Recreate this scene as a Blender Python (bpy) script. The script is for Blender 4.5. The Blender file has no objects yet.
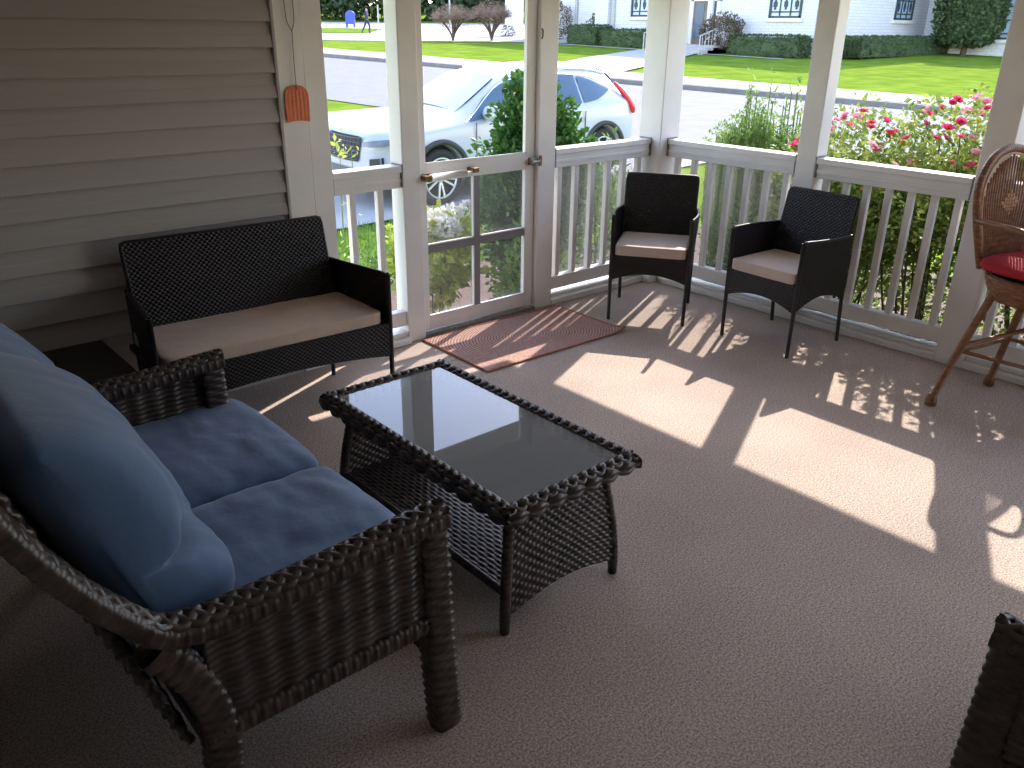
import bpy, math, random
import numpy as np
from mathutils import Vector, Matrix, noise
PI = math.pi
random.seed(7)
RNG = np.random.RandomState(5)
SC = bpy.context.scene
COL = SC.collection

# ------------------------------------------------------------------ helpers
class MB:
    """collects geometry for one mesh"""
    def __init__(s): s.v = []; s.f = []; s.n = 0
    def add(s, V, F):
        V = np.asarray(V, dtype=float).reshape(-1, 3)
        s.v.append(V); b = s.n
        s.f.extend([tuple(b + i for i in f) for f in F]); s.n += len(V)
        return s
    def box(s, x0, x1, y0, y1, z0, z1):
        V = [(x, y, z) for x in (x0, x1) for y in (y0, y1) for z in (z0, z1)]
        return s.add(V, [(0, 1, 3, 2), (4, 6, 7, 5), (0, 4, 5, 1), (2, 3, 7, 6), (0, 2, 6, 4), (1, 5, 7, 3)])
    def grid(s, P, closeu=False, closev=False, flip=False):
        P = np.asarray(P); nu, nv = P.shape[:2]
        F = []
        for i in range(nu if closeu else nu - 1):
            i2 = (i + 1) % nu
            for j in range(nv if closev else nv - 1):
                j2 = (j + 1) % nv
                q = (i * nv + j, i2 * nv + j, i2 * nv + j2, i * nv + j2)
                F.append(q[::-1] if flip else q)
        return s.add(P.reshape(-1, 3), F)
    def tube(s, pts, r, n=8, cap=True, up=(0, 0, 1)):
        pts = np.asarray(pts, float); m = len(pts)
        r = np.broadcast_to(np.asarray(r, float), (m,)) if np.ndim(r) <= 1 else r
        T = np.gradient(pts, axis=0); T /= np.linalg.norm(T, axis=1)[:, None] + 1e-12
        u = np.array(up, float)
        if abs(T[0] @ u) > .9: u = np.array([1., 0, 0])
        rings = []
        N = u - (u @ T[0]) * T[0]; N /= np.linalg.norm(N)
        for i in range(m):
            N = N - (N @ T[i]) * T[i]; N /= np.linalg.norm(N) + 1e-12
            B = np.cross(T[i], N)
            a = np.arange(n) * 2 * PI / n
            rings.append(pts[i] + r[i] * (np.cos(a)[:, None] * N + np.sin(a)[:, None] * B))
        b = s.n
        s.grid(np.array(rings), closev=True)
        if cap:
            s.f.append(tuple(b + k for k in range(n - 1, -1, -1)))
            s.f.append(tuple(b + (m - 1) * n + k for k in range(n)))
        return s
    def bar(s, a, b, w, h=None, up=(0, 0, 1)):
        h = h or w; a = np.array(a, float); b = np.array(b, float)
        T = (b - a) / np.linalg.norm(b - a); u = np.array(up, float)
        if abs(T @ u) > .95: u = np.array([1., 0, 0])
        S = np.cross(T, u); S /= np.linalg.norm(S); U = np.cross(S, T)
        V = [p + S * sx * w / 2 + U * sz * h / 2 for p in (a, b) for sx in (-1, 1) for sz in (-1, 1)]
        return s.add(V, [(0, 1, 3, 2), (4, 6, 7, 5), (0, 4, 5, 1), (2, 3, 7, 6), (0, 2, 6, 4), (1, 5, 7, 3)])
    def lathe(s, prof, c=(0, 0, 0), n=16, axis='z'):
        P = []
        for (r, z) in prof:
            a = np.arange(n) * 2 * PI / n
            x, y, zz = r * np.cos(a), r * np.sin(a), np.full(n, z)
            P.append(np.stack({'z': (x, y, zz), 'y': (x, zz, y), 'x': (zz, x, y)}[axis], 1) + np.array(c))
        b = s.n; s.grid(np.array(P), closev=True)
        m = len(prof)
        s.f.append(tuple(b + k for k in range(n - 1, -1, -1))); s.f.append(tuple(b + (m - 1) * n + k for k in range(n)))
        return s
    def xf(s, M):
        M = np.array(M)
        s.v = [v @ M[:3, :3].T + M[:3, 3] for v in s.v]; return s
    def shear(s, fn):
        s.v = [fn(v) for v in s.v]; return s
    def build(s, name, mat, parent=None, smooth=False, kind=None, bevel=0, loc=None):
        me = bpy.data.meshes.new(name)
        V = np.concatenate(s.v) if s.v else np.zeros((0, 3))
        me.from_pydata(V.tolist(), [], s.f); me.validate(); me.update()
        if smooth: me.polygons.foreach_set('use_smooth', [True] * len(me.polygons))
        if not isinstance(mat, (list, tuple)): mat = [mat]
        for m in mat: me.materials.append(m)
        o = bpy.data.objects.new(name, me); COL.objects.link(o)
        if parent: o.parent = parent
        if loc: o.location = loc
        if kind: o['kind'] = kind
        if bevel:
            b = o.modifiers.new('bevel', 'BEVEL'); b.width = bevel; b.segments = 2; b.limit_method = 'ANGLE'
        return o

def empty(name, loc=(0, 0, 0), rz=0, scale=None):
    o = bpy.data.objects.new(name, None); COL.objects.link(o); o.location = loc; o.rotation_euler = (0, 0, rz)
    o.empty_display_size = .1
    if scale: o.scale = scale
    return o
def tag(o, label, cat, group=None, kind=None):
    o['label'] = label; o['category'] = cat
    if group: o['group'] = group
    if kind: o['kind'] = kind
    return o
def kids(o): return [c for c in COL.objects if c.parent == o]
def copy_tree(o, parent=None):
    ch = kids(o)
    c = o.copy(); COL.objects.link(c); c.parent = parent
    for k in ch: copy_tree(k, c)
    return c

# ------------------------------------------------------------------ materials
def nt(m): m.use_nodes = True; return m.node_tree.nodes, m.node_tree.links
def mat(name, c, rough=.6, var=0, vscale=8, bump=0, bscale=60, metal=0, spec=.5, c2=None, stretch=None, translucent=0, sheen=0, coat=0):
    m = bpy.data.materials.new(name); N, L = nt(m)
    b = N['Principled BSDF']; c = tuple(c) + (1,)
    b.inputs['Base Color'].default_value = c; b.inputs['Roughness'].default_value = rough
    b.inputs['Metallic'].default_value = metal; b.inputs['Specular IOR Level'].default_value = spec
    if coat: b.inputs['Coat Weight'].default_value = coat
    if sheen: b.inputs['Sheen Weight'].default_value = sheen
    tc = N.new('ShaderNodeTexCoord'); src = tc.outputs['Object']
    if stretch:
        mp = N.new('ShaderNodeMapping'); mp.inputs['Scale'].default_value = stretch; L.new(src, mp.inputs[0]); src = mp.outputs[0]
    col_out = None
    if var or c2:
        n = N.new('ShaderNodeTexNoise'); n.inputs['Scale'].default_value = vscale; n.inputs['Detail'].default_value = 5
        L.new(src, n.inputs['Vector'])
        r = N.new('ShaderNodeValToRGB'); L.new(n.outputs[0], r.inputs[0])
        r.color_ramp.elements[0].position = .3; r.color_ramp.elements[1].position = .7
        if c2: a, z = c, tuple(c2) + (1,)
        else:
            a = tuple(max(0, x * (1 - var)) for x in c[:3]) + (1,); z = tuple(min(1, x * (1 + var)) for x in c[:3]) + (1,)
        r.color_ramp.elements[0].color = a; r.color_ramp.elements[1].color = z
        L.new(r.outputs[0], b.inputs['Base Color']); col_out = r.outputs[0]
    if bump:
        n = N.new('ShaderNodeTexNoise'); n.inputs['Scale'].default_value = bscale; n.inputs['Detail'].default_value = 4
        L.new(src, n.inputs['Vector'])
        bp = N.new('ShaderNodeBump'); bp.inputs['Strength'].default_value = bump; bp.inputs['Distance'].default_value = .01
        L.new(n.outputs[0], bp.inputs['Height']); L.new(bp.outputs[0], b.inputs['Normal'])
    if translucent:
        t = N.new('ShaderNodeBsdfTranslucent'); t.inputs[0].default_value = c
        if col_out: L.new(col_out, t.inputs[0])
        mx = N.new('ShaderNodeMixShader'); mx.inputs[0].default_value = translucent
        L.new(b.outputs[0], mx.inputs[1]); L.new(t.outputs[0], mx.inputs[2]); L.new(mx.outputs[0], N['Material Output'].inputs[0])
    return m
def glass_mat(name, tint, refl=1.0, ior=1.5, body=None, bodymix=0.0):
    m = bpy.data.materials.new(name); N, L = nt(m); N.remove(N['Principled BSDF'])
    t = N.new('ShaderNodeBsdfTransparent'); t.inputs[0].default_value = tuple(tint) + (1,)
    g = N.new('ShaderNodeBsdfGlossy'); g.inputs['Roughness'].default_value = .01; g.inputs[0].default_value = (refl, refl, refl, 1)
    f = N.new('ShaderNodeFresnel'); f.inputs[0].default_value = ior
    base = t.outputs[0]
    if body:
        d = N.new('ShaderNodeBsdfDiffuse'); d.inputs[0].default_value = tuple(body) + (1,)
        m2 = N.new('ShaderNodeMixShader'); m2.inputs[0].default_value = bodymix
        L.new(t.outputs[0], m2.inputs[1]); L.new(d.outputs[0], m2.inputs[2]); base = m2.outputs[0]
    mx = N.new('ShaderNodeMixShader'); L.new(f.outputs[0], mx.inputs[0]); L.new(base, mx.inputs[1]); L.new(g.outputs[0], mx.inputs[2])
    L.new(mx.outputs[0], N['Material Output'].inputs[0]); return m
def screen_mat(name, c, a):
    m = bpy.data.materials.new(name); N, L = nt(m)
    b = N['Principled BSDF']; b.inputs['Base Color'].default_value = tuple(c) + (1,); b.inputs['Roughness'].default_value = .8
    t = N.new('ShaderNodeBsdfTransparent'); mx = N.new('ShaderNodeMixShader'); mx.inputs[0].default_value = a
    L.new(t.outputs[0], mx.inputs[1]); L.new(b.outputs[0], mx.inputs[2]); L.new(mx.outputs[0], N['Material Output'].inputs[0]); return m

def carpet_mat():
    m = bpy.data.materials.new('carpet'); N, L = nt(m); b = N['Principled BSDF']
    b.inputs['Roughness'].default_value = .95; b.inputs['Specular IOR Level'].default_value = .1
    tc = N.new('ShaderNodeTexCoord')
    n1 = N.new('ShaderNodeTexNoise'); n1.inputs['Scale'].default_value = 150; n1.inputs['Detail'].default_value = 8; n1.inputs['Roughness'].default_value = .85
    n2 = N.new('ShaderNodeTexNoise'); n2.inputs['Scale'].default_value = 1.6; n2.inputs['Detail'].default_value = 6
    L.new(tc.outputs['Object'], n1.inputs[0]); L.new(tc.outputs['Object'], n2.inputs[0])
    r1 = N.new('ShaderNodeValToRGB'); r1.color_ramp.elements[0].position = .42; r1.color_ramp.elements[1].position = .58
    r1.color_ramp.elements[0].color = (.19, .145, .122, 1); r1.color_ramp.elements[1].color = (.74, .62, .535, 1)
    L.new(n1.outputs[0], r1.inputs[0])
    r2 = N.new('ShaderNodeValToRGB'); r2.color_ramp.elements[0].position = .3; r2.color_ramp.elements[1].position = .7
    r2.color_ramp.elements[0].color = (.84, .83, .83, 1); r2.color_ramp.elements[1].color = (1.05, 1.04, 1.03, 1)
    L.new(n2.outputs[0], r2.inputs[0])
    mx = N.new('ShaderNodeMix'); mx.data_type = 'RGBA'; mx.blend_type = 'MULTIPLY'; mx.inputs[0].default_value = 1
    L.new(r1.outputs[0], mx.inputs[6]); L.new(r2.outputs[0], mx.inputs[7]); L.new(mx.outputs[2], b.inputs['Base Color'])
    bp = N.new('ShaderNodeBump'); bp.inputs['Strength'].default_value = .25; bp.inputs['Distance'].default_value = .004
    L.new(n1.outputs[0], bp.inputs['Height']); L.new(bp.outputs[0], b.inputs['Normal']); return m
def brick_mat(name, c1, c2, mortar, sc=1.0):
    m = bpy.data.materials.new(name); N, L = nt(m); b = N['Principled BSDF']; b.inputs['Roughness'].default_value = .85
    tc = N.new('ShaderNodeTexCoord'); sx = N.new('ShaderNodeSeparateXYZ'); cx = N.new('ShaderNodeCombineXYZ'); ad = N.new('ShaderNodeMath')
    L.new(tc.outputs['Object'], sx.inputs[0]); L.new(sx.outputs[0], ad.inputs[0]); L.new(sx.outputs[1], ad.inputs[1])
    L.new(ad.outputs[0], cx.inputs[0]); L.new(sx.outputs[2], cx.inputs[1])
    t = N.new('ShaderNodeTexBrick'); t.inputs['Scale'].default_value = sc
    t.inputs['Color1'].default_value = c1 + (1,); t.inputs['Color2'].default_value = c2 + (1,); t.inputs['Mortar'].default_value = mortar + (1,)
    t.inputs['Mortar Size'].default_value = .012; t.inputs['Brick Width'].default_value = .42; t.inputs['Row Height'].default_value = .14
    L.new(cx.outputs[0], t.inputs[0]); L.new(t.outputs[0], b.inputs['Base Color']); return m
def rug_mat():
    m = bpy.data.materials.new('rug_terracotta'); N, L = nt(m); b = N['Principled BSDF']; b.inputs['Roughness'].default_value = .9
    tc = N.new('ShaderNodeTexCoord'); mp = N.new('ShaderNodeMapping'); mp.inputs['Scale'].default_value = (1, 1.35, 1)
    w = N.new('ShaderNodeTexWave'); w.wave_type = 'RINGS'; w.rings_direction = 'SPHERICAL'; w.inputs['Scale'].default_value = 16; w.inputs['Distortion'].default_value = .6
    v = N.new('ShaderNodeTexVoronoi'); v.inputs['Scale'].default_value = 85
    L.new(tc.outputs['Object'], mp.inputs[0]); L.new(mp.outputs[0], w.inputs[0]); L.new(tc.outputs['Object'], v.inputs[0])
    mu = N.new('ShaderNodeMath'); mu.operation = 'MULTIPLY'; L.new(w.outputs[1], mu.inputs[0]); L.new(v.outputs[0], mu.inputs[1])
    r = N.new('ShaderNodeValToRGB'); r.color_ramp.elements[0].color = (.27, .125, .095, 1); r.color_ramp.elements[1].color = (.50, .33, .275, 1)
    r.color_ramp.elements[0].position = .08; r.color_ramp.elements[1].position = .45
    L.new(mu.outputs[0], r.inputs[0]); L.new(r.outputs[0], b.inputs['Base Color'])
    bp = N.new('ShaderNodeBump'); bp.inputs['Strength'].default_value = .5; bp.inputs['Distance'].default_value = .003
    L.new(mu.outputs[0], bp.inputs['Height']); L.new(bp.outputs[0], b.inputs['Normal']); return m

M = dict(
    white=mat('white_paint', (.78, .755, .73), .45, var=.05, vscale=5, bump=.05, bscale=30),
    siding=mat('siding_vinyl', (.37, .34, .32), .55, var=.05, vscale=3, bump=.08, bscale=80, stretch=(.2, .2, 3)),
    ceiling=mat('ceiling_paint', (.80, .77, .75), .7, var=.03),
    carpet=carpet_mat(), rug=rug_mat(),
    rugedge=mat('rug_border', (.36, .155, .11), .9, var=.1, bump=.3, bscale=150),
    blackwick=mat('black_resin_wicker', (.010, .007, .008), .36, var=.3, vscale=40, spec=.4),
    blackmetal=mat('black_metal', (.012, .011, .012), .4, var=.2),
    brownwick=mat('brown_resin_wicker', (.017, .011, .009), .38, c2=(.078, .055, .047), vscale=22, spec=.45),
    darkframe=mat('dark_frame', (.03, .022, .02), .5, var=.3),
    tan=mat('tan_cushion', (.62, .47, .36), .85, var=.06, vscale=12, bump=.25, bscale=18, sheen=.2),
    pink=mat('beige_cushion', (.56, .45, .39), .85, var=.05, vscale=12, bump=.15, bscale=20, sheen=.2),
    blue=mat('blue_cushion', (.050, .108, .225), .75, var=.08, vscale=7, bump=.4, bscale=11, sheen=.3),
    red=mat('red_cushion', (.36, .009, .02), .85, var=.12, vscale=10, bump=.2, bscale=14),
    rattan=mat('rattan_cane', (.13, .050, .022), .4, c2=(.30, .135, .065), vscale=18, bump=.3, bscale=90, stretch=(1, 1, 4)),
    rattanlight=mat('rattan_light', (.40, .22, .11), .4, c2=(.58, .36, .2), vscale=30),
    brass=mat('brass', (.22, .13, .06), .4, metal=.7, var=.3, vscale=40),
    steel=mat('latch_steel', (.35, .33, .31), .4, metal=.7, var=.3, vscale=60),
    orange=mat('orange_plastic', (.78, .20, .08), .5, var=.12, vscale=20, bump=.3, bscale=60, translucent=.15),
    wire=mat('grey_wire', (.18, .16, .15), .4, metal=.5),
    glass=glass_mat('table_glass', (.86, .90, .89), refl=1.0, ior=1.42, body=(.66, .70, .74), bodymix=.30),
    winglass=glass_mat('window_glass', (.25, .32, .38), ior=1.6, body=(.42, .60, .78), bodymix=.9),
    screen=screen_mat('insect_screen_mesh', (.46, .46, .45), .17),
    screen2=screen_mat('insect_screen_mesh_dusty', (.42, .43, .42), .34),
    mullion=mat('grey_muntin', (.22, .21, .21), .5, var=.05),
    lawn=mat('lawn_grass', (.11, .170, .020), .95, spec=0, c2=(.18, .255, .034), vscale=1.2, bump=.5, bscale=30),
    grassblade=mat('grass_blades', (.11, .20, .035), .8, c2=(.20, .33, .06), vscale=6, translucent=.3),
    road=mat('road_asphalt', (.135, .135, .145), .9, c2=(.165, .165, .175), vscale=2, bump=.3, bscale=80),
    concrete=mat('concrete', (.40, .385, .375), .9, var=.06, vscale=2, bump=.2, bscale=50),
    kerb=mat('kerb_concrete', (.20, .185, .175), .9, var=.15, vscale=3),
    mulch=mat('mulch', (.085, .05, .035), .95, c2=(.20, .13, .10), vscale=45, bump=1, bscale=60),
    brick=brick_mat('painted_white_brick', (.74, .74, .76), (.68, .68, .71), (.56, .56, .60)),
    leafdark=mat('leaf_dark', (.035, .10, .02), .5, c2=(.10, .23, .045), vscale=12, translucent=.3),
    leafmid=mat('leaf_mid', (.08, .17, .03), .5, c2=(.24, .36, .06), vscale=9, translucent=.4),
    leafyel=mat('leaf_yellow_green', (.22, .34, .05), .5, c2=(.62, .62, .12), vscale=10, translucent=.45),
    leafrose=mat('leaf_rose', (.07, .15, .03), .5, c2=(.38, .44, .09), vscale=7, translucent=.45),
    leaffar=mat('leaf_far', (.03, .055, .03), .8, c2=(.09, .14, .06), vscale=.8, translucent=.15),
    leafhedge=mat('leaf_hedge', (.045, .075, .03), .7, c2=(.10, .155, .06), vscale=3, translucent=.2),
    leafred=mat('leaf_reddish', (.07, .08, .04), .7, c2=(.20, .13, .09), vscale=2, translucent=.2),
    bare=mat('bare_twigs', (.20, .14, .11), .9, c2=(.34, .24, .19), vscale=3),
    stem=mat('woody_stem', (.09, .06, .04), .8, var=.3, vscale=20),
    greenstem=mat('green_stem', (.16, .24, .06), .7, var=.2, vscale=20),
    petal=mat('petal_pink', (.72, .03, .16), .6, c2=(.95, .16, .36), vscale=20, translucent=.35),
    petalpale=mat('petal_pale_pink', (.85, .30, .48), .6, c2=(.95, .5, .62), vscale=20, translucent=.35),
    petalwhite=mat('petal_white', (.82, .80, .74), .6, var=.05, translucent=.3),
    carpaint=mat('car_white_paint', (.44, .46, .51), .25, var=.01, coat=.6),
    carglass=glass_mat('car_glass', (.25, .32, .38), refl=.55, ior=1.5, body=(.09, .15, .23), bodymix=.85),
    carblack=mat('car_black_trim', (.025, .025, .028), .5, var=.1),
    cargrey=mat('car_grey_cladding', (.10, .10, .105), .6, var=.1),
    rim=mat('alloy_rim', (.72, .73, .75), .3, metal=.5, var=.03),
    taillight=mat('taillight_red', (.60, .02, .03), .2, var=.05, coat=.5),
    headlight=mat('headlight_glass', (.10, .11, .13), .1, var=.3, coat=.5),
    tyre=mat('tyre_rubber', (.02, .02, .022), .8, var=.1),
    doorbrown=mat('church_door', (.10, .075, .06), .5, c2=(.22, .18, .15), vscale=2),
    leadframe=mat('window_lead', (.04, .05, .06), .5, var=.1),
    mailblue=mat('mailbox_blue', (.03, .07, .38), .4, var=.1),
    navy=mat('navy_clothing', (.02, .028, .07), .8, var=.2), skin=mat('skin', (.45, .27, .19), .6),
    hair=mat('hair_dark', (.03, .02, .015), .7), polegrey=mat('pole_grey', (.45, .45, .44), .5, var=.1),
)

# ------------------------------------------------------------------ shape generators
def weave_grid(P, nu, nv, amp, t, su=5, sv=4, phase_rows=True, strength=.7):
    """woven panel: P maps (u, v) arrays to points; both faces carry over-under strands. Returns an MB"""
    U = np.linspace(0, 1, nu * su + 1); V = np.linspace(0, 1, nv * sv + 1)
    UU, VV = np.meshgrid(U, V, indexing='ij'); Q = P(UU, VV)
    du = np.gradient(Q, axis=0); dv = np.gradient(Q, axis=1); N = np.cross(du, dv); N /= np.linalg.norm(N, axis=2)[..., None] + 1e-12
    row = np.floor(VV * nv - 1e-9); fv = VV * nv - row
    ph = (row % 2) * .5 if phase_rows else 0
    prof = np.clip(np.sin(PI * fv), 0, 1) ** .5
    wav = np.cos(2 * PI * (UU * nu / 2 + ph))
    h1 = amp * prof * (1 - strength + strength * (wav * .5 + .5))
    h2 = amp * prof * (1 - strength + strength * (-wav * .5 + .5))
    A = Q + N * (t / 2 + h1)[..., None]; B = Q - N * (t / 2 + h2)[..., None]
    mb = MB(); mb.grid(A); mb.grid(B, flip=True)
    nU, nV = len(U), len(V); off = nU * nV
    def i(a, b): return a * nV + b
    F = []
    for a in range(nU - 1):
        F.append((i(a + 1, 0), i(a, 0), off + i(a, 0), off + i(a + 1, 0)))
        F.append((i(a, nV - 1), i(a + 1, nV - 1), off + i(a + 1, nV - 1), off + i(a, nV - 1)))
    for b in range(nV - 1):
        F.append((i(0, b), i(0, b + 1), off + i(0, b + 1), off + i(0, b)))
        F.append((i(nU - 1, b + 1), i(nU - 1, b), off + i(nU - 1, b), off + i(nU - 1, b + 1)))
    mb.f.extend(F); return mb
def lerp(a, b, t):
    return np.asarray(a)[None, None, :] * (1 - t)[..., None] + np.asarray(b)[None, None, :] * t[..., None]
def quad(a, b, c, d):
    """bilinear patch: a=(0,0) b=(1,0) c=(1,1) d=(0,1)"""
    return lambda U, V: lerp(a, b, U) * (1 - V)[..., None] + lerp(d, c, U) * V[..., None]
def resample(pts, step):
    pts = np.asarray(pts, float); d = np.r_[0, np.cumsum(np.linalg.norm(np.diff(pts, axis=0), axis=1))]
    s = np.linspace(0, d[-1], max(3, int(d[-1] / step) + 1))
    return np.stack([np.interp(s, d, pts[:, k]) for k in range(3)], 1), s
def smooth_path(pts, k=8):
    pts = np.asarray(pts, float); n = len(pts); out = []
    for i in range(n - 1):
        p0, p1, p2, p3 = pts[max(i - 1, 0)], pts[i], pts[i + 1], pts[min(i + 2, n - 1)]
        for t in np.linspace(0, 1, k, endpoint=False):
            out.append(.5 * ((2 * p1) + (-p0 + p2) * t + (2 * p0 - 5 * p1 + 4 * p2 - p3) * t * t + (-p0 + 3 * p1 - 3 * p2 + p3) * t ** 3))
    out.append(pts[-1]); return np.array(out)
def braid(mb, pts, side, width, thick, r, pitch=.10, n=3, step=.012, flat=.6):
    Q, s = resample(pts, step); T = np.gradient(Q, axis=0); T /= np.linalg.norm(T, axis=1)[:, None]
    side = np.broadcast_to(np.asarray(side, float), Q.shape); S = side - (side * T).sum(1)[:, None] * T; S /= np.linalg.norm(S, axis=1)[:, None]
    U = np.cross(S, T); U *= np.sign(U[:, 2].sum() or 1)
    for k in range(n):
        a = 2 * PI * (s / pitch + k / n)
        mb.tube(Q + S * (width / 2 * np.sin(a))[:, None] + U * (thick * np.cos(2 * a))[:, None], r, 6)
def ribbed(mb, pts, r, step=.004, pitch=.013, amp=.12, n=8, twist=0):
    Q, s = resample(pts, step); r = np.interp(s / s[-1], np.linspace(0, 1, len(np.atleast_1d(r))), np.atleast_1d(r)) if np.ndim(r) else np.full(len(s), r)
    mb.tube(Q, r * (1 + amp * np.abs(np.sin(PI * s / pitch)) - amp / 2), n); return mb
def wrapped(mb, pts, side, ws, wu, pitch=.012, amp=.0028, na=16, cells=8, step=.003, k=5.):
    """rectangular post wound with over-under cane; ws, wu half widths"""
    Q, s = resample(pts, step); T = np.gradient(Q, axis=0); T /= np.linalg.norm(T, axis=1)[:, None]
    S = np.broadcast_to(np.asarray(side, float), Q.shape); S = S - (S * T).sum(1)[:, None] * T; S /= np.linalg.norm(S, axis=1)[:, None]; U = np.cross(S, T)
    a = np.arange(na) * 2 * PI / na; c, q = np.cos(a), np.sin(a); n = (np.abs(c) ** k + np.abs(q) ** k) ** (1 / k); c, q = c / n, q / n
    row = np.floor(s / pitch); fr = s / pitch - row
    h = amp * np.abs(np.sin(PI * fr))[:, None] ** .6 * (.45 + .55 * np.cos(a[None, :] * cells / 2 + (row % 2)[:, None] * PI))
    P = Q[:, None, :] + S[:, None, :] * (c[None, :] * (ws + h))[..., None] + U[:, None, :] * (q[None, :] * (wu + h))[..., None]
    b = mb.n; mb.grid(P, closev=True); m_ = len(Q); mb.f.append(tuple(b + k_ for k_ in range(na - 1, -1, -1))); mb.f.append(tuple(b + (m_ - 1) * na + k_ for k_ in range(na))); return mb
def cushion(sx, sy, sz, n=16, k=5., puff=.25, wr=.004, seed=0, tuft=0):
    """soft box, centred at the origin in x, y and resting on z=0"""
    mb = MB(); L = np.linspace(-1, 1, n + 1)
    A, B = np.meshgrid(L, L, indexing='ij'); one = np.ones_like(A)
    for ax in range(3):
        for sg in (-1, 1):
            P = [None] * 3; P[ax] = one * sg; P[(ax + 1) % 3] = A; P[(ax + 2) % 3] = B; P = np.stack(P, 2)
            q = P / ((np.abs(P) ** k).sum(2) ** (1 / k))[..., None]
            edge = np.maximum(np.abs(q[..., 0]), np.abs(q[..., 1]))
            zf = 1 - puff * edge ** 5
            V = np.stack([q[..., 0] * sx / 2, q[..., 1] * sy / 2, q[..., 2] * sz / 2 * zf], 2)
            if wr:
                for idx in np.ndindex(V.shape[:2]):
                    p = V[idx]
                    d = noise.noise(Vector((p[0] * 7 + seed, p[1] * 7, p[2] * 9))) + .6 * noise.noise(Vector((p[0] * 22 + seed, p[1] * 12, p[2] * 12)))
                    V[idx] = p + q[idx] * np.array([.5, .5, 1.]) * d * wr
            V[..., 2] += sz / 2
            mb.grid(V, flip=(sg < 0))
    return mb
def weld(o, d=.0008):
    import bmesh
    bm = bmesh.new(); bm.from_mesh(o.data); bmesh.ops.remove_doubles(bm, verts=bm.verts, dist=d); bmesh.ops.recalc_face_normals(bm, faces=bm.faces)
    bm.to_mesh(o.data); bm.free(); o.data.polygons.foreach_set('use_smooth', [True] * len(o.data.polygons)); return o

def leaves(mb, C, size, jitter=.4, up=.3, aspect=.5, out=None, rng=RNG):
    """kite leaves at points C (n,3)"""
    C = np.asarray(C); n = len(C)
    d = rng.normal(size=(n, 3)); d[:, 2] = d[:, 2] * .6 + up
    if out is not None: d = d * .8 + out * 1.0
    d /= np.linalg.norm(d, axis=1)[:, None]
    u = rng.normal(size=(n, 3)); s = np.cross(d, u); s /= np.linalg.norm(s, axis=1)[:, None]; w = np.cross(s, d)
    L = size * (1 + jitter * rng.uniform(-1, 1, n))[:, None]
    a = C; b = C + d * L * .5 + s * L * aspect * .5 + w * L * .08; c = C + d * L; e = C + d * L * .5 - s * L * aspect * .5 + w * L * .08
    V = np.stack([a, b, c, e], 1).reshape(-1, 3)
    F = []
    for i in range(n):
        k = 4 * i; F += [(k, k + 1, k + 2), (k, k + 2, k + 3)]
    return mb.add(V, F)
def blob_points(c, r, n, lump=.25, shell=.45, rng=RNG, seed=0, flatbottom=None):
    c = np.array(c); r = np.array(r, float)
    d = rng.normal(size=(n, 3)); d /= np.linalg.norm(d, axis=1)[:, None]
    rr = 1 - shell * rng.uniform(0, 1, n) ** 1.6
    lum = np.array([noise.noise(Vector((x * 2.3 + seed, y * 2.3, z * 2.3))) for x, y, z in d])
    P = c + d * r * (rr * (1 + lump * lum * 1.6))[:, None]
    if flatbottom is not None: P[:, 2] = np.maximum(P[:, 2], flatbottom + rng.uniform(0, .1, n))
    return P, d
def G(x, y): return -.654 + .0216 * x + .0249 * y

# ================================================================== PORCH SHELL
W0 = -4.68        # house wall
SOUTH = -5.6
ZB = 1.92         # underside of the header beams
ZC = 2.16
MB().box(W0 - .02, .14, SOUTH, .14, -.10, 0).build('floor', M['carpet'], kind='structure')
MB().box(W0 - 1.4, .12, SOUTH, .12, -.70, -.10).build('trim_1', M['mulch'], kind='structure')
MB().box(W0 - 1.6, .45, SOUTH - .1, .45, ZC, ZC + .12).build('ceiling', M['ceiling'], kind='structure')
m = MB(); m.box(-2.8, .12, 0, .12, ZB, ZC); m.box(0, .12, SOUTH, -.0, ZB, ZC); m.build('trim_2', M['white'], kind='structure')
m = MB(); m.box(W0 - .3, .47, .43, .47, 1.99, ZC + .12); m.box(.43, .47, SOUTH, .47, 1.99, ZC + .12); m.build('trim_3', M['white'], kind='structure')

def siding(name, length, z_top, origin, along, inward):
    """lap siding; local run along `along`, laps lean towards `inward`"""
    mb = MB(); o = np.array(origin, float); a = np.array(along, float); n = np.array(inward, float)
    zs = [1.718 + .1092 * k for k in range(-16, 5)]
    for z0, z1 in zip(zs[:-1], zs[1:]):
        lo, hi = max(z0, 0), min(z1 + .006, z_top)
        if hi <= lo: continue
        prof = [(.002, lo + .003), (.022, lo - .001), (.0235, lo + .004), (.0145, lo + .05), (.0125, lo + .055), (.004, hi - .008), (-.018, hi - .008), (-.018, hi), (-.022, hi), (-.022, lo)]
        P = np.array([[o + a * s + n * d + np.array([0, 0, z]) for d, z in prof] for s in (0, length)])
        mb.grid(P, closev=True)
    mb.box(*sorted((o[0] - n[0] * .02, (o + a * length - n * .10)[0])) if False else (0, 0), *(0, 0), 0, 0) if False else None
    return mb.build(name, M['siding'], kind='structure')
siding('wall_back', 1.875, ZC, (W0, 0, 0), (1, 0, 0), (0, -1, 0))
MB().box(W0 - .1, -2.8, .02, .14, -.3, ZC).build('wall_back_core', M['siding'], kind='structure').name = 'wall_back_outer'
siding('wall_left', 3.05, ZC, (W0, -3.05, 0), (0, 1, 0), (1, 0, 0))
MB().box(W0 - .14, W0 - .02, -3.05, .12, -.3, ZC).build('wall_left_core', M['siding'], kind='structure').name = 'wall_left_outer'
siding('wall_left', 1.1, ZC, (W0, SOUTH, 0), (0, 1, 0), (1, 0, 0)).name = 'wall_left_south'
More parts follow.
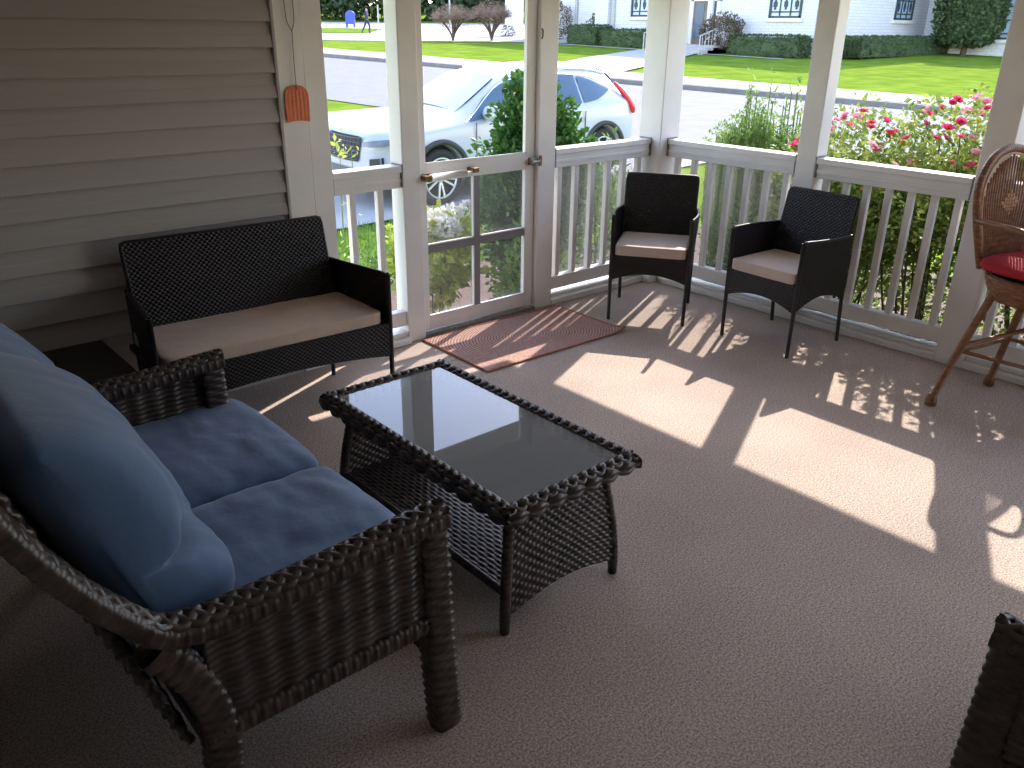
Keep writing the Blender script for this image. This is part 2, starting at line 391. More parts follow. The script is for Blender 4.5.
MB().box(W0 - .14, W0 - .02, SOUTH, SOUTH + 1.1, -.3, ZC).build('wall_left_south_outer', M['siding'], kind='structure')
siding('wall_light_block_siding', 4.6, ZC, (W0, SOUTH, 0), (1, 0, 0), (0, 1, 0)).name = 'wall_light_block'  # unseen wall, added to shut out south light and darken the near left
MB().box(W0 - .1, 0, SOUTH - .12, SOUTH - .02, -.3, ZC).build('wall_light_block_outer', M['siding'], kind='structure')  # backing of the added light-blocking wall, also out of view
# doorway recess the photographer stands in
m = MB(); m.box(W0 - 1.5, W0 - 1.4, -4.6, -3.0, -.1, ZC); m.box(W0 - 1.5, W0 - .14, -3.05, -2.95, -.1, ZC); m.box(W0 - 1.5, W0 - .14, -4.6, -4.5, -.1, ZC); m.box(W0 - 1.5, W0, -4.6, -3, -.1, 0)
m.build('wall_hall', M['ceiling'], kind='structure')
MB().box(-2.80, -2.665, -.022, .12, 0, ZC).build('trim_4', M['white'], kind='structure', bevel=.004)
MB().box(-2.66, -2.548, -.012, .12, 0, ZC).build('trim_5', M['white'], kind='structure', bevel=.004)
MB().box(-2.812, -2.797, -.026, .02, 0, ZC).build('trim_6', M['siding'], kind='structure', bevel=.003)

MB().box(W0 - .1, -4.632, -3.05, -2.94, 0, ZC).build('trim_8', M['white'], kind='structure')
def curb(name, x0, x1, y0, y1):
    m = MB(); m.box(x0, x1, y0, y1, 0, .04)
    if x1 - x0 > y1 - y0: m.box(x0, x1, y0 + .035, y1, .04, .065)
    else: m.box(x0 + .035, x1, y0, y1, .04, .065)
    return m.build(name, M['white'], kind='structure', bevel=.006)
curb('baseboard_back', -.985, -.0, -.005, .12)
curb('baseboard_back_left', -2.548, -2.12, -.03, .12)
curb('baseboard_right', -.0, .12, -1.07, -.07)
curb('baseboard_right_middle', -.0, .12, -2.10, -1.20)
curb('baseboard_right_far', -.0, .12, -3.25, -2.25)
MB().box(-2.0, -1.13, -.0, .12, -.02, .022).build('trim_7', M['steel'], kind='structure')

def post(x0, x1, y0, y1, label):
    o = MB().box(x0, x1, y0, y1, 0, ZB).build('porch_post', M['white'], bevel=.006)
    tag(o, label, 'post', 'white porch posts'); return o
post(-2.12, -2.0, 0, .12, 'white porch post left of the screen door, between door and short railing')
post(-1.13, -.985, 0, .12, 'white porch post at the right of the screen door, with the latch')
post(-.075, .12, -.075, .12, 'white corner post where the two long railings meet behind the black chair')
post(0, .12, -1.20, -1.07, 'white porch post behind the angled black armchair, between the two right-hand railings')
post(0, .12, -2.25, -2.10, 'white porch post behind the tall rattan bar stool')
post(0, .12, -3.40, -3.25, 'white porch post beyond the bar stool, farthest along the right-hand railings')

def railing(name, p, q, n, label, screen=None):
    """p, q: ends on the inner face; outward is +y for the back run and +x for the right run"""
    p = np.array(p, float); q = np.array(q, float); L = np.linalg.norm(q - p)
    back = abs(q[0] - p[0]) > abs(q[1] - p[1])
    root = empty(name, (p[0], p[1], 0), 0 if back else -PI / 2); tag(root, label, 'railing', 'white porch railings')
    m = MB(); m.box(0, L, .012, .085, .895, .978); m.box(0, L, .0, .10, .978, 1.012); m.box(0, L, .006, .012, .925, .945)
    m.build('top_rail', M['white'], root, bevel=.006)
    MB().box(0, L, .018, .08, .10, .188).build('bottom_rail', M['white'], root, bevel=.006)
    for k in range(n):
        x = L * (k + .5) / n if n > 2 else L * (k + .75) / (n + .5)
        MB().box(x - .018, x + .018, .03, .066, .18, .90).build('baluster', M['white'], root, bevel=.003)
    for x in (0, L):
        s = 1 if x == 0 else -1
        MB().box(min(x, x + s * .008), max(x, x + s * .008), .0, .10, .90, 1.02).build('bracket', M['mullion'], root)
    if screen:
        MB().box(0, L, .088, .090, .10, .93).build('insect_screen', M[screen], root)
    return root
# local +y must point outward: for the right run the empty is turned -90 deg, so local y -> +x
railing('railing', (-2.548, 0), (-2.12, 0), 2, 'short white railing with two balusters between the siding trim and the screen door post')
railing('railing', (-.985, 0), (-.075, 0), 6, 'white railing to the right of the screen door, running to the corner post', 'screen2')
railing('railing', (0, -.075), (0, -1.07), 7, 'white railing behind the two black armchairs, from the corner post to the next post', 'screen')
railing('railing', (0, -1.20), (0, -2.10), 7, 'white railing in front of the pink rose bushes, left of the bar stool')
railing('railing', (0, -2.25), (0, -3.25), 7, 'white railing behind the bar stool legs at the right edge')

# ------------------------------------------------------------------ screen door
dr = empty('door_1', (-2.0, .05, 0)); dr['kind'] = 'structure'
def dbox(name, x0, x1, z0, z1, m='white', y0=-.018, y1=.018, par=None): return MB().box(x0, x1, y0, y1, z0, z1).build(name, M[m], par or dr, bevel=.003)
dbox('door_stile', .005, .055, .03, ZB); dbox('door_stile', .80, .868, .03, ZB)
dbox('bottom_rail', .055, .80, .03, .115); dbox('lock_rail', .055, .80, .905, .997); dbox('top_rail', .055, .80, 1.86, ZB)
dbox('muntin', .055, .80, .494, .545, 'mullion', -.008, .014); dbox('muntin', .39, .445, .115, .905, 'mullion', -.010, .012)
m = MB()
for (x0, x1) in ((.055, .39), (.445, .80)):
    for (z0, z1) in ((.115, .494), (.545, .905)):
        t = .008
        m.box(x0, x1, -.022, -.008, z0, z0 + t); m.box(x1 - t, x1, -.022, -.008, z0, z1)
m.build('glazing_bead', M['white'], dr)
m = MB(); m.box(.055, .80, -.020, -.012, .997, 1.01); m.box(.79, .80, -.020, -.012, .997, 1.86); m.build('glazing_bead', M['white'], dr)
MB().box(.055, .80, .004, .006, .115, .905).build('insect_screen', M['screen'], dr)
m = MB(); m.tube([(.045, -.065, .935), (.30, -.065, .940)], .019, 12); m.tube([(.30, -.065, .940), (.365, -.065, .942)], .006, 8)
cl = m.build('door_closer', M['white'], dr, smooth=True)
m = MB(); m.box(.0, .05, -.085, -.015, .922, .950); m.tube([(.035, -.065, .935), (.05, -.065, .935)], .021, 10); m.build('closer_bracket', M['brass'], dr, bevel=.003)
m = MB(); m.box(.345, .385, -.08, -.015, .935, .962); m.build('closer_bracket', M['brass'], dr, bevel=.003)
m = MB(); m.box(.815, .865, -.045, -.015, .93, .975); m.tube([(.81, -.052, .952), (.875, -.052, .952)], .013, 10); m.build('door_latch', M['steel'], dr, bevel=.004)
m = MB(); m.box(.875, .893, -.060, -.048, .925, .985); m.build('strike_plate', M['brass'], dr)
o = MB().tube([(-1.125, -.004, 1.70), (-1.125, -.012, 1.69), (-1.125, -.012, 1.66), (-1.125, -.004, 1.645)], .004, 6).build('hook_latch', M['blackmetal'])
tag(o, 'small dark hook latch screwed to the post beside the screen door', 'latch')

# fly swatter hanging on the trim
fs = empty('fly_swatter', (-2.72, -.03, 1.36)); tag(fs, 'orange fly swatter with wire handle hanging on the corner trim', 'fly swatter')
n1, n2 = 26, 12; P = []
for i in range(n1 + 1):
    t = i / n1; z = .085 * (1 - 2 * t); w = .062 * min(1, math.sqrt(max(0, 1 - ((t < .5) * ((.5 - t) / .5)) ** 3.2)) if t < .5 else 1 - .12 * (t - .5)) if t < .5 else .062 * (1 - .10 * (t - .5))
    P.append([[w * (2 * j / n2 - 1), -.0035 - .0007 * math.cos(j * PI), z + .008 * (1 - (2 * j / n2 - 1) ** 2) * (1 if t > .9 else 0)] for j in range(n2 + 1)])
m = MB(); m.grid(np.array(P)); Pb = np.array(P); Pb[..., 1] += .004; m.grid(Pb, flip=True); m.build('paddle', M['orange'], fs, smooth=False)
m = MB(); m.tube(smooth_path([(.003, -.004, .06), (0, -.006, .12), (.0, -.006, .20), (.004, -.004, .30), (.004, -.004, .315), (-.018, -.004, .36), (-.022, -.004, .42), (-.024, -.004, .50), (-.0, -.004, .55), (.02, -.004, .50), (.02, -.004, .42), (.018, -.004, .36), (.004, -.004, .318)]), .0022, 6)
m.build('wire_handle', M['wire'], fs, smooth=True)

# door mat
rg = empty('door_mat', (-1.515, -.345, 0), math.radians(-1.0)); tag(rg, 'terracotta woven doormat on the carpet in front of the screen door', 'doormat')
m = MB(); nx, ny = 40, 24; P = np.zeros((nx + 1, ny + 1, 3))
for i in range(nx + 1):
    for j in range(ny + 1):
        x = (i / nx - .5) * 1.07; y = (j / ny - .5) * .62
        z = .008
        cr = max(0, (x - .43) / .105) * max(0, (-y - .20) / .11)
        P[i, j] = (x, y + .0, z + .022 * min(1, cr) ** 1.5)
m.grid(P); Pb = P.copy(); Pb[..., 2] -= .007; m.grid(Pb, flip=True)
m.build('mat_field', M['rug'], rg, smooth=True)
m = MB(); edge = [P[i, 0] for i in range(nx + 1)] + [P[nx, j] for j in range(ny + 1)] + [P[i, ny] for i in range(nx, -1, -1)] + [P[0, j] for j in range(ny, -1, -1)]
m.tube(np.array(edge) + np.array([0, 0, -.001]), .0065, 6); m.build('mat_border', M['rugedge'], rg, smooth=True)

# ================================================================== BLACK WICKER BENCH AND CHAIRS
def black_seat(root, hf, hb, depth, hs, cols_per_m=84, rows_per_m=88):
    """hf half width at the front legs, hb half width of the back; front is -y. hs adds arm flare"""
    fy, ry = -depth / 2, depth / 2
    bm_ = M['blackwick']
    nb = max(8, int(2 * hb * cols_per_m) // 2 * 2)
    back = quad((-hb, ry - .085, .40), (hb, ry - .085, .40), (hb, ry + .014, .840), (-hb, ry + .014, .840))
    weave_grid(back, nb, int(.46 * rows_per_m), .0055, .014, 4, 4, strength=.9).build('backrest', bm_, root, True)
    m = MB(); m.tube([(-hb, ry - .085, .40), (-hb, ry + .008, .815), (-hb + .004, ry + .014, .837), (-hb + .02, ry + .015, .842), (hb - .02, ry + .015, .842), (hb - .004, ry + .014, .837), (hb, ry + .008, .815), (hb, ry - .085, .40)], .010, 8)
    m.build('back_frame', bm_, root, True)
    for s in (-1, 1):
        xf_, xr = s * (hf + .012), s * (hb + .014)
        def arm(U, V, s=s):
            y = fy + (ry - .01 - fy) * U
            x = s * (hf + (hb + .012 - hf) * U + hs * np.sin(PI * U) * V)
            top = .655 - .018 * U + .0 * U
            bot = .265 + .06 * np.sin(PI * U)
            z = bot + (top - bot) * V
            return np.stack([x, y, z], -1)
        nc = max(8, int(depth * cols_per_m) // 2 * 2)
        weave_grid(arm, nc, int(.37 * rows_per_m), .005, .010, 4, 4, strength=.9).build('arm_panel', bm_, root, True)
        m = MB(); u = np.linspace(0, 1, 20)[None, :]; top = arm(u, np.ones_like(u))[0]
        m.tube(top + [0, 0, .002], .010, 8); m.build('armrest', bm_, root, True)
        MB().tube([(s * (hf - .002), fy, 0), (s * hf, fy, .30), (s * hf, fy, .658)], [.011, .012, .012], 8).build('leg', M['blackmetal'], root, True)
        MB().tube([(s * (hb + .008), ry + .02, 0), (s * (hb + .008), ry - .01, .30), (s * hb, ry - .03, .62)], [.011, .012, .012], 8).build('leg', M['blackmetal'], root, True)
    def apron(U, V):
        x = -hf + 2 * hf * U; bot = .255 + (.055 if hf < .4 else .045) * np.sin(PI * U) ** .8
        return np.stack([x, np.full_like(x, fy), bot + (.425 - bot) * V], -1)
    weave_grid(apron, max(8, int(2 * hf * cols_per_m) // 2 * 2), 14, .005, .010, 4, 4, strength=.9).build('front_apron', bm_, root, True)
    MB().box(-hf + .012, hf - .012, fy + .012, ry - .06, .395, .418).build('seat_deck', bm_, root)

def seat_cushion(name, sx, sy, sz, loc, rz, m, label, cat, group, seed, wr=.003, k=9, puff=.10):
    mb = cushion(sx, sy, sz, 18, k, puff, wr, seed)
    o = weld(mb.build(name, m)); o.location = loc; o.rotation_euler = (0, 0, rz); tag(o, label, cat, group)
    return o

def face_at(cx, cy, rz, x, y, z):  # local -> world
    c, s = math.cos(rz), math.sin(rz); return (cx + c * x - s * y, cy + s * x + c * y, z)
ch = empty('wicker_armchair', (-.36, -1.33, 0), -PI / 2 - math.radians(3.5))
black_seat(ch, .235, .225, .47, .02)
tag(ch, 'black wicker armchair turned sideways in front of the rose railing, right of its twin', 'armchair', 'black wicker armchairs')
ch2 = copy_tree(ch); ch2.location = (-.572, -.50, 0); ch2.rotation_euler = (0, 0, math.radians(-55.7))
ch2['label'] = 'black wicker armchair in the porch corner, facing the room, left of its twin'
for c_, rz, lab, sd in ((ch, ch.rotation_euler[2], 'beige seat cushion on the sideways black armchair nearer the roses', 1), (ch2, ch2.rotation_euler[2], 'beige seat cushion on the black armchair in the porch corner', 2)):
    p = face_at(c_.location[0], c_.location[1], rz, 0, -.042, .4185)
    seat_cushion('seat_cushion', .435, .41, .066, p, rz, M['pink'], lab, 'cushion', 'beige armchair cushions', sd, .0008, 22, .02)
BR = math.radians(-2.0)
bn = empty('wicker_bench', (-3.19, -.405, 0), BR)
black_seat(bn, .53, .465, .50, .0)
tag(bn, 'black wicker two-seat bench with tan cushion against the siding wall', 'bench')
p = face_at(-3.19, -.405, BR, 0, -.03, .4185)
seat_cushion('seat_cushion', 1.0, .43, .065, p, BR, M['tan'], 'long tan seat cushion on the black wicker bench', 'cushion', None, 7, .0035, 20, .05)

# ================================================================== BROWN WICKER LOVESEAT AND ARMCHAIR
BW = M['brownwick']
def brown_sofa(root, half, seats):
    """front is +x, origin under the front edge; half = half width to the arm's outer face"""
    ya = half
    prof = smooth_path([(0.0, 0, .640), (-.15, 0, .632), (-.33, 0, .622), (-.50, 0, .617), (-.60, 0, .622), (-.67, 0, .645), (-.735, 0, .72), (-.79, 0, .80), (-.86, 0, .93), (-.905, 0, 1.04), (-.915, 0, 1.09)], 6)
    for s in (-1, 1):
        y0 = s * (ya - .040)
        m = MB(); P = prof.copy(); P[:, 1] = y0; P[:, 2] += .010
        braid(m, P, (0, 1, 0), .050, .005, .0125, pitch=.15, n=4)
        m.build('arm_braid', BW, root, True)
        m = MB(); P = prof.copy(); P[:, 1] = y0; P[:, 2] -= .014
        wrapped(m, P, (0, 1, 0), .040, .021, pitch=.013, amp=.003, na=20, cells=4)
        m.build('arm_rail', BW, root, True)
        # front leg: broad, square, wound with cane
        m = MB(); yl = s * (ya - .035)
        wrapped(m, [(-.022, yl + s * .018, .0), (-.034, yl + s * .006, .30), (-.040, yl, .62)], (1, 0, 0), .038, .032, pitch=.014, amp=.005, na=24, cells=8)
        m.build('leg', BW, root, True)
        # rear leg sweeping back under the arm
        base = smooth_path([(-.690, yl, .605), (-.640, yl, .53), (-.600, yl, .42), (-.590, yl, .30), (-.605, yl, .15), (-.645, yl, 0.0)], 6)
        m = MB(); wrapped(m, base, (1, 0, 0), .034, .032, pitch=.014, amp=.005, na=24, cells=8); m.build('leg', BW, root, True)
        # side panel
        def side(U, V, s=s):
            x = -.60 + .545 * U; z = .352 + (.615 - .352) * V
            return np.stack([x, np.full_like(x, s * (ya - .022)), z], -1)
        weave_grid(side, 18, 15, .010, .008, 5, 5, phase_rows=False, strength=.8).build('side_panel', BW, root, True)
        m = MB(); wrapped(m, [(-.62, s * (ya - .03), .345), (-.05, s * (ya - .03), .345)], (0, 1, 0), .026, .024, pitch=.014, amp=.004, cells=4)
        m.build('lower_rail', BW, root, True)
    # front apron, seat deck, back
    def front(U, V):
        y = -(ya - .07) + 2 * (ya - .07) * U; z = .20 + .0 * U + (.33 - .20) * V + .04 * np.sin(PI * U) * (1 - V)
        return np.stack([np.full_like(y, -.035), y, z], -1)
    weave_grid(front, int(2 * ya * 24) // 2 * 2, 9, .008, .010, 5, 4, strength=.85).build('front_apron', BW, root, True)
    MB().box(-.62, -.05, -(ya - .06), ya - .06, .29, .325).build('seat_deck', M['darkframe'], root)
    def back(U, V):
        y = -(ya - .07) + 2 * (ya - .07) * U; x = -.64 - .24 * V ** 1.0; z = .30 + .74 * V
        return np.stack([x, y, z], -1)
    weave_grid(back, int(2 * ya * 22) // 2 * 2, 40, .008, .010, 5, 3, strength=.85).build('backrest', BW, root, True)
    m = MB(); braid(m, smooth_path([(-.915, -(ya - .03), 1.09), (-.915, 0, 1.10), (-.915, ya - .03, 1.09)]), (1, 0, 0), .05, .006, .012, pitch=.115, n=4)
    m.build('back_rail', BW, root, True)

SX, SY = -3.655, -1.785
ls = empty('wicker_loveseat', (SX, SY, 0)); brown_sofa(ls, .69, 2)
tag(ls, 'dark brown woven wicker loveseat with blue cushions against the left house wall', 'loveseat')
ac = empty('wicker_lounge_chair', (-2.74, -3.475, 0), PI / 2); brown_sofa(ac, .37, 1)
tag(ac, 'brown wicker lounge chair cut off at the lower right edge, only its arm showing', 'armchair')

for (yc, lab, sd) in ((-1.405, 'blue seat cushion at the far end of the loveseat, beside the bench', 3), (-2.055, 'blue seat cushion at the near end of the loveseat', 11)):
    mb = cushion(.60, .655, .145, 34, 9, .22, .007, sd)
    o = weld(mb.build('seat_cushion', M['blue'])); o.location = (-3.885, yc, .326); tag(o, lab, 'cushion', 'blue loveseat seat cushions')
def back_cushion(yc, lab, seed, w=.64):
    mb = MB(); n1, n2 = 72, 48; P = np.zeros((n1, n2 + 1, 3))
    # closed outline in the x-z plane (two lobes), swept along y and pinched at the ends
    out = smooth_path([(.02, 0, .47), (.15, 0, .475), (.212, 0, .54), (.222, 0, .63), (.165, 0, .690), (.090, 0, .705), (.140, 0, .735), (.148, 0, .82), (.085, 0, .94), (.01, 0, 1.01), (-.07, 0, 1.045), (-.13, 0, 1.05), (-.17, 0, 1.01), (-.17, 0, .94), (-.11, 0, .80), (-.05, 0, .60), (.02, 0, .47)], 5)
    out = np.stack([np.interp(np.linspace(0, 1, n1, endpoint=False), np.linspace(0, 1, len(out)), out[:, k]) for k in range(3)], 1)
    c = np.array([.0, 0, .78])
    for j in range(n2 + 1):
        t = 2 * j / n2 - 1
        sc = (1 - abs(t) ** 5) ** .45 if abs(t) < 1 else 0
        mid = np.array([np.interp(z, [.47, 1.08], [.07, -.12]) for z in out[:, 2]])
        Q = out.copy(); Q[:, 0] = mid + (out[:, 0] - mid) * (.12 + .88 * sc)
        Q[:, 2] = .80 + (out[:, 2] - .80) * (.86 + .14 * sc); Q[:, 1] = t * w / 2 * (1 - .03 * np.cos((out[:, 2] - .8) * 6))
        for i in range(n1):
            p = Q[i]; d = noise.noise(Vector((p[0] * 6 + seed, p[1] * 5, p[2] * 7))) * .012 + noise.noise(Vector((p[0] * 14 + seed, p[1] * 20, p[2] * 9))) * .004
            Q[i] = p + (p - np.array([mid[i], p[1], p[2]])) / .1 * d
        P[:, j] = Q
    mb.grid(P, closeu=True); b = mb.n - n1 * (n2 + 1)
    mb.f.append(tuple(b + i * (n2 + 1) for i in range(n1))); mb.f.append(tuple(b + i * (n2 + 1) + n2 for i in range(n1 - 1, -1, -1)))
    o = weld(mb.build('back_cushion', M['blue'])); o.location = (-4.33, yc, 0)
    tag(o, lab, 'cushion', 'blue loveseat back cushions'); return o
_fc = back_cushion(-1.42, 'blue back cushion at the far end of the loveseat, mostly hidden', 4); _fc.location = (-4.355, -1.42, -.035)
back_cushion(-2.06, 'plump blue back cushion with a fold, near end of the loveseat', 9)

# ================================================================== COFFEE TABLE
tb = empty('coffee_table', (-3.09, -1.815, 0)); tag(tb, 'brown wicker coffee table with a glass top and lower shelf, beside the loveseat', 'table')
hx, hy, zt = .276, .530, .455
m = MB(); inner = .048
loop = [(-hx + inner / 2, -hy + inner / 2), (hx - inner / 2, -hy + inner / 2), (hx - inner / 2, hy - inner / 2), (-hx + inner / 2, hy - inner / 2)]
for i in range(4):
    a, b = loop[i], loop[(i + 1) % 4]; sd = (0, 1, 0) if i % 2 == 0 else (1, 0, 0)
    ext = .018; dx, dy = b[0] - a[0], b[1] - a[1]; L_ = math.hypot(dx, dy); dx /= L_; dy /= L_
    braid(m, [(a[0] - dx * ext, a[1] - dy * ext, zt), (b[0] + dx * ext, b[1] + dy * ext, zt)], sd, .034, .005, .0115, pitch=.12, n=3, step=.008)
m.build('rim_braid', BW, tb, True)
m = MB()
for i in range(4):
    a = [(-hx, -hy), (hx, -hy), (hx, hy), (-hx, hy)][i]; b = [(-hx, -hy), (hx, -hy), (hx, hy), (-hx, hy)][(i + 1) % 4]
    sd = (0, 1, 0) if i % 2 == 0 else (1, 0, 0)
    braid(m, [(a[0], a[1], zt - .020), (b[0], b[1], zt - .020)], (0, 0, 1), .022, .004, .0115, pitch=.15, n=2, step=.01)
m.box(-hx + .01, hx - .01, -hy + .01, -hy + .05, zt - .035, zt - .006); m.box(-hx + .01, hx - .01, hy - .05, hy - .01, zt - .035, zt - .006)
m.box(-hx + .01, -hx + .05, -hy + .05, hy - .05, zt - .035, zt - .006); m.box(hx - .05, hx - .01, -hy + .05, hy - .05, zt - .035, zt - .006)
m.build('rim_frame', BW, tb, True)
MB().box(-hx + .045, hx - .045, -hy + .045, hy - .045, zt - .006, zt + .002).build('glass_top', M['glass'], tb)
def flare(z): return .195 + .045 * (1 - z / .43) ** .8 if z < .43 else .195
for s in (-1, 1):
    def endp(U, V, s=s):
        bot = .055 + .042 * np.sin(PI * U) ; z = bot + (.43 - bot) * V
        fl = .190 + .050 * np.sin(np.clip((.43 - z) / .43, 0, 1) * PI / 2)
        x = (2 * U - 1) * fl
        y = s * (.440 + .038 * np.sin(np.clip((.43 - z) / .40, 0, 1) * PI / 2))
        return np.stack([x, y, z], -1)
    weave_grid(endp, 28, 24, .007, .010, 5, 4, strength=.85).build('side_panel', BW, tb, True)
    for t in (-1, 1):
        P = [(t * (.190 + .050 * math.sin(max(0, (.43 - z)) / .43 * PI / 2)), s * (.440 + .038 * math.sin(min(1, (.43 - z) / .40) * PI / 2)), z) for z in np.linspace(.43, .03, 16)]
        lg = MB(); ribbed(lg, P, .017, pitch=.02, amp=.15); lg = lg.build('leg', BW, tb, True)
        x, y, z = P[-1]; MB().lathe([(.014, 0), (.016, .004), (.016, .035)], (x, y, 0), 10).build('foot_cap', M['darkframe'], lg, True)
sh = lambda U, V: np.stack([(-1 + 2 * V) * .222, (-1 + 2 * U) * .455, np.full_like(U, .135)], -1)
weave_grid(sh, 40, 26, .004, .016, 5, 4).build('lower_shelf', BW, tb, True)
m = MB(); 
for t in (-1, 1): ribbed(m, [(t * .228, -.46, .135), (t * .228, .46, .135)], .014, pitch=.014, amp=.15)
m.build('shelf_rail', BW, tb, True)

# small dark side table in the corner behind the loveseat
st = empty('side_table', (-3.98, -.33, 0)); tag(st, 'low dark side table in the corner between loveseat and bench', 'side table')
MB().box(-.22, .20, -.22, .24, .40, .43).build('table_top', M['blackmetal'], st, bevel=.004)
for sx in (-1, 1):
    for sy in (-1, 1): MB().box(sx * .18 - .018, sx * .18 + .018, sy * .18 - .018, sy * .18 + .018, 0, .40).build('leg', M['blackmetal'], st)
MB().box(-.18, .18, -.18, .18, .12, .14).build('lower_shelf', M['blackmetal'], st)

# ================================================================== RATTAN BAR STOOL
RT = M['rattan']
BZ = math.radians(-15)
bs = empty('rattan_bar_stool', (-.27, -2.57, 0), BZ); tag(bs, 'tall rattan bar stool with arched woven back at the right edge', 'bar stool')
feet = [(-.35, .206), (.144, .125), (.18, -.33), (-.30, -.31)]
feet = [(x * math.cos(BZ) + y * math.sin(BZ), -x * math.sin(BZ) + y * math.cos(BZ)) for x, y in feet]
tops = [(-.135, .09), (.125, .08), (.12, -.12), (-.11, -.12)]
for (fx, fy), (tx, ty) in zip(feet, tops):
    m = MB(); m.tube([(fx, fy, .02), (fx + (tx - fx) * .3, fy + (ty - fy) * .3, .21), (tx, ty, .56)], [.017, .018, .020], 10)
    lg = m.build('leg', RT, bs, True)
    MB().lathe([(.018, 0), (.027, .006), (.028, .03), (.022, .05), (.018, .055)], (fx - (tx - fx) * .0, fy, 0), 12).build('foot_knob', RT, lg, True)
def lp(i, z): (fx, fy), (tx, ty) = feet[i], tops[i]; t = z / .56; return (fx + (tx - fx) * t, fy + (ty - fy) * t, z)
for i in range(4):
    j = (i + 1) % 4
    MB().tube([lp(i, .27), lp(j, .27)], .010, 8).build('stretcher', RT, bs, True)
for i in (0, 1):
    a = lp(i, .33); c_ = ((lp(0, .4)[0] + lp(1, .4)[0]) / 2, (lp(0, .4)[1] + lp(1, .4)[1]) / 2, .43)
    MB().tube([lp(i, .30), lp((i + 2) % 4, .46)], .012, 8).build('cross_brace', RT, bs, True)
# woven seat drum
th = lambda U: U * 2 * PI
def drum(U, V):
    r = .205 - .05 * (1 - V) ** 1.5 ; a = th(U); return np.stack([r * np.cos(a), r * np.sin(a) * .98, .52 + .12 * V], -1)
weave_grid(drum, 44, 8, .006, .010, 4, 4).build('seat_basket', RT, bs, True)
MB().lathe([(.19, .620), (.20, .624), (.20, .636), (.19, .642)], (0, 0, 0), 32).build('seat_rim', RT, bs, True)
# back: tall oval hoop, curved slightly round the sitter, faces -y
def back_pt(t, w=.225, base=.66, top=1.235):
    """t in [0,1] from left base over the top to right base"""
    pts = [(-.125, .65), (-.155, .73), (-.212, .88), (-.238, 1.01), (-.210, 1.10), (-.125, 1.175), (0, 1.205), (.125, 1.175), (.210, 1.10), (.238, 1.01), (.212, .88), (.155, .73), (.125, .65)]
    return pts
hp = smooth_path([(x, .205 - .35 * x * x + .10 * (z - .66), z) for x, z in back_pt(0)], 8)
m = MB(); ribbed(m, hp, .019, pitch=.016, amp=.10, n=10); m.build('back_hoop', RT, bs, True)
hp2 = smooth_path([(x * .87, .20 - .35 * x * x + .10 * (z - .66), .66 + (z - .66) * .955) for x, z in back_pt(0)], 8)
m = MB(); m.tube(hp2, .007, 8); m.build('inner_hoop', M['rattanlight'], bs, True)
m = MB()
xs = np.linspace(-.19, .19, 21)
for x in xs:
    zt_ = np.interp(abs(x), [0, .10, .17, .205], [1.175, 1.135, 1.06, .95]); zb = .64
    wx = lambda z: x * min(1, .55 + .45 * (z - .60) / .36)
    P = [(wx(z), .197 - .35 * x * x + .10 * (z - .66), z) for z in np.linspace(zb, zt_, 10)]
    m.tube(P, .0052, 5)
m.build('back_cane', RT, bs, True)
m = MB()
for i in range(-3, 4):
    for j in range(-3, 4):
        if abs(i) + abs(j) <= 3 and (i + j) % 2 != 2:
            x = i * .019; z = .955 + j * .017 + (i % 2) * .0; y = .186 - .35 * x * x + .10 * (z - .66)
            m.box(x - .006, x + .006, y - .006, y + .006, z - .006, z + .006)
m.build('diamond_weave', M['rattanlight'], bs)
m = MB(); 
m.tube(smooth_path([(-.225, .21, .885), (-.245, .10, .89), (-.25, -.05, .885), (-.235, -.14, .85), (-.20, -.165, .74), (-.185, -.13, .63)]), .014, 8); m.build('armrest', RT, bs, True)
m = MB(); m.tube(smooth_path([(.225, .21, .885), (.245, .10, .89), (.25, -.05, .885), (.235, -.14, .85), (.20, -.165, .74), (.185, -.13, .63)]), .014, 8); m.build('armrest', RT, bs, True)
mb = cushion(.43, .42, .085, 18, 4, .35, .005, 21); o = weld(mb.build('stool_cushion', M['red'])); o.location = (-.27, -2.58, .642); o.rotation_euler[2] = BZ
tag(o, 'red seat cushion on the rattan bar stool', 'cushion')

#@@OUT
# ================================================================== OUTSIDE: GROUND
def kx(y): return 18.18 - .114 * y
def sheet(name, poly_rows, m, dz, kind='structure'):
    """poly_rows: rows of (x, y) across; makes a draped sheet"""
    P = np.array([[(x, y, G(x, y) + dz) for x, y in row] for row in poly_rows])
    mb = MB(); mb.grid(P); Q = P.copy(); Q[..., 2] -= .3; mb.grid(Q, flip=True)
    o = mb.build(name, M[m], kind=kind)
    import bmesh
    bm = bmesh.new(); bm.from_mesh(o.data); bmesh.ops.recalc_face_normals(bm, faces=bm.faces); bm.to_mesh(o.data); bm.free()
    for p in o.data.polygons: pass
    return o
MB().add([(x, y, G(x, y) - .0) for x, y in ((-60, -60), (140, -60), (140, 190), (-60, 190))] + [(x, y, G(x, y) - .6) for x, y in ((-60, -60), (140, -60), (140, 190), (-60, 190))],
    [(0, 1, 2, 3), (7, 6, 5, 4), (0, 4, 5, 1), (1, 5, 6, 2), (2, 6, 7, 3), (3, 7, 4, 0)]).build('lawn', M['lawn'], kind='structure')
ys = [-60, -20, 0, 10, 20, 30, 45, 90, 150]
sheet('road', [[(kx(y) - 9.6, y), (kx(y), y)] for y in ys], 'road', .02)
m = MB()
P = np.array([[(kx(y) - .02, y, G(kx(y), y)), (kx(y) - .02, y, G(kx(y), y) + .15), (kx(y) + .16, y, G(kx(y), y) + .16), (kx(y) + .16, y, G(kx(y), y))] for y in ys]); m.grid(P, closev=True)
m.build('kerb', M['kerb'], kind='structure')
sheet('sidewalk', [[(kx(y) + .12, y), (kx(y) + 2.3, y)] for y in ys], 'concrete', .165)
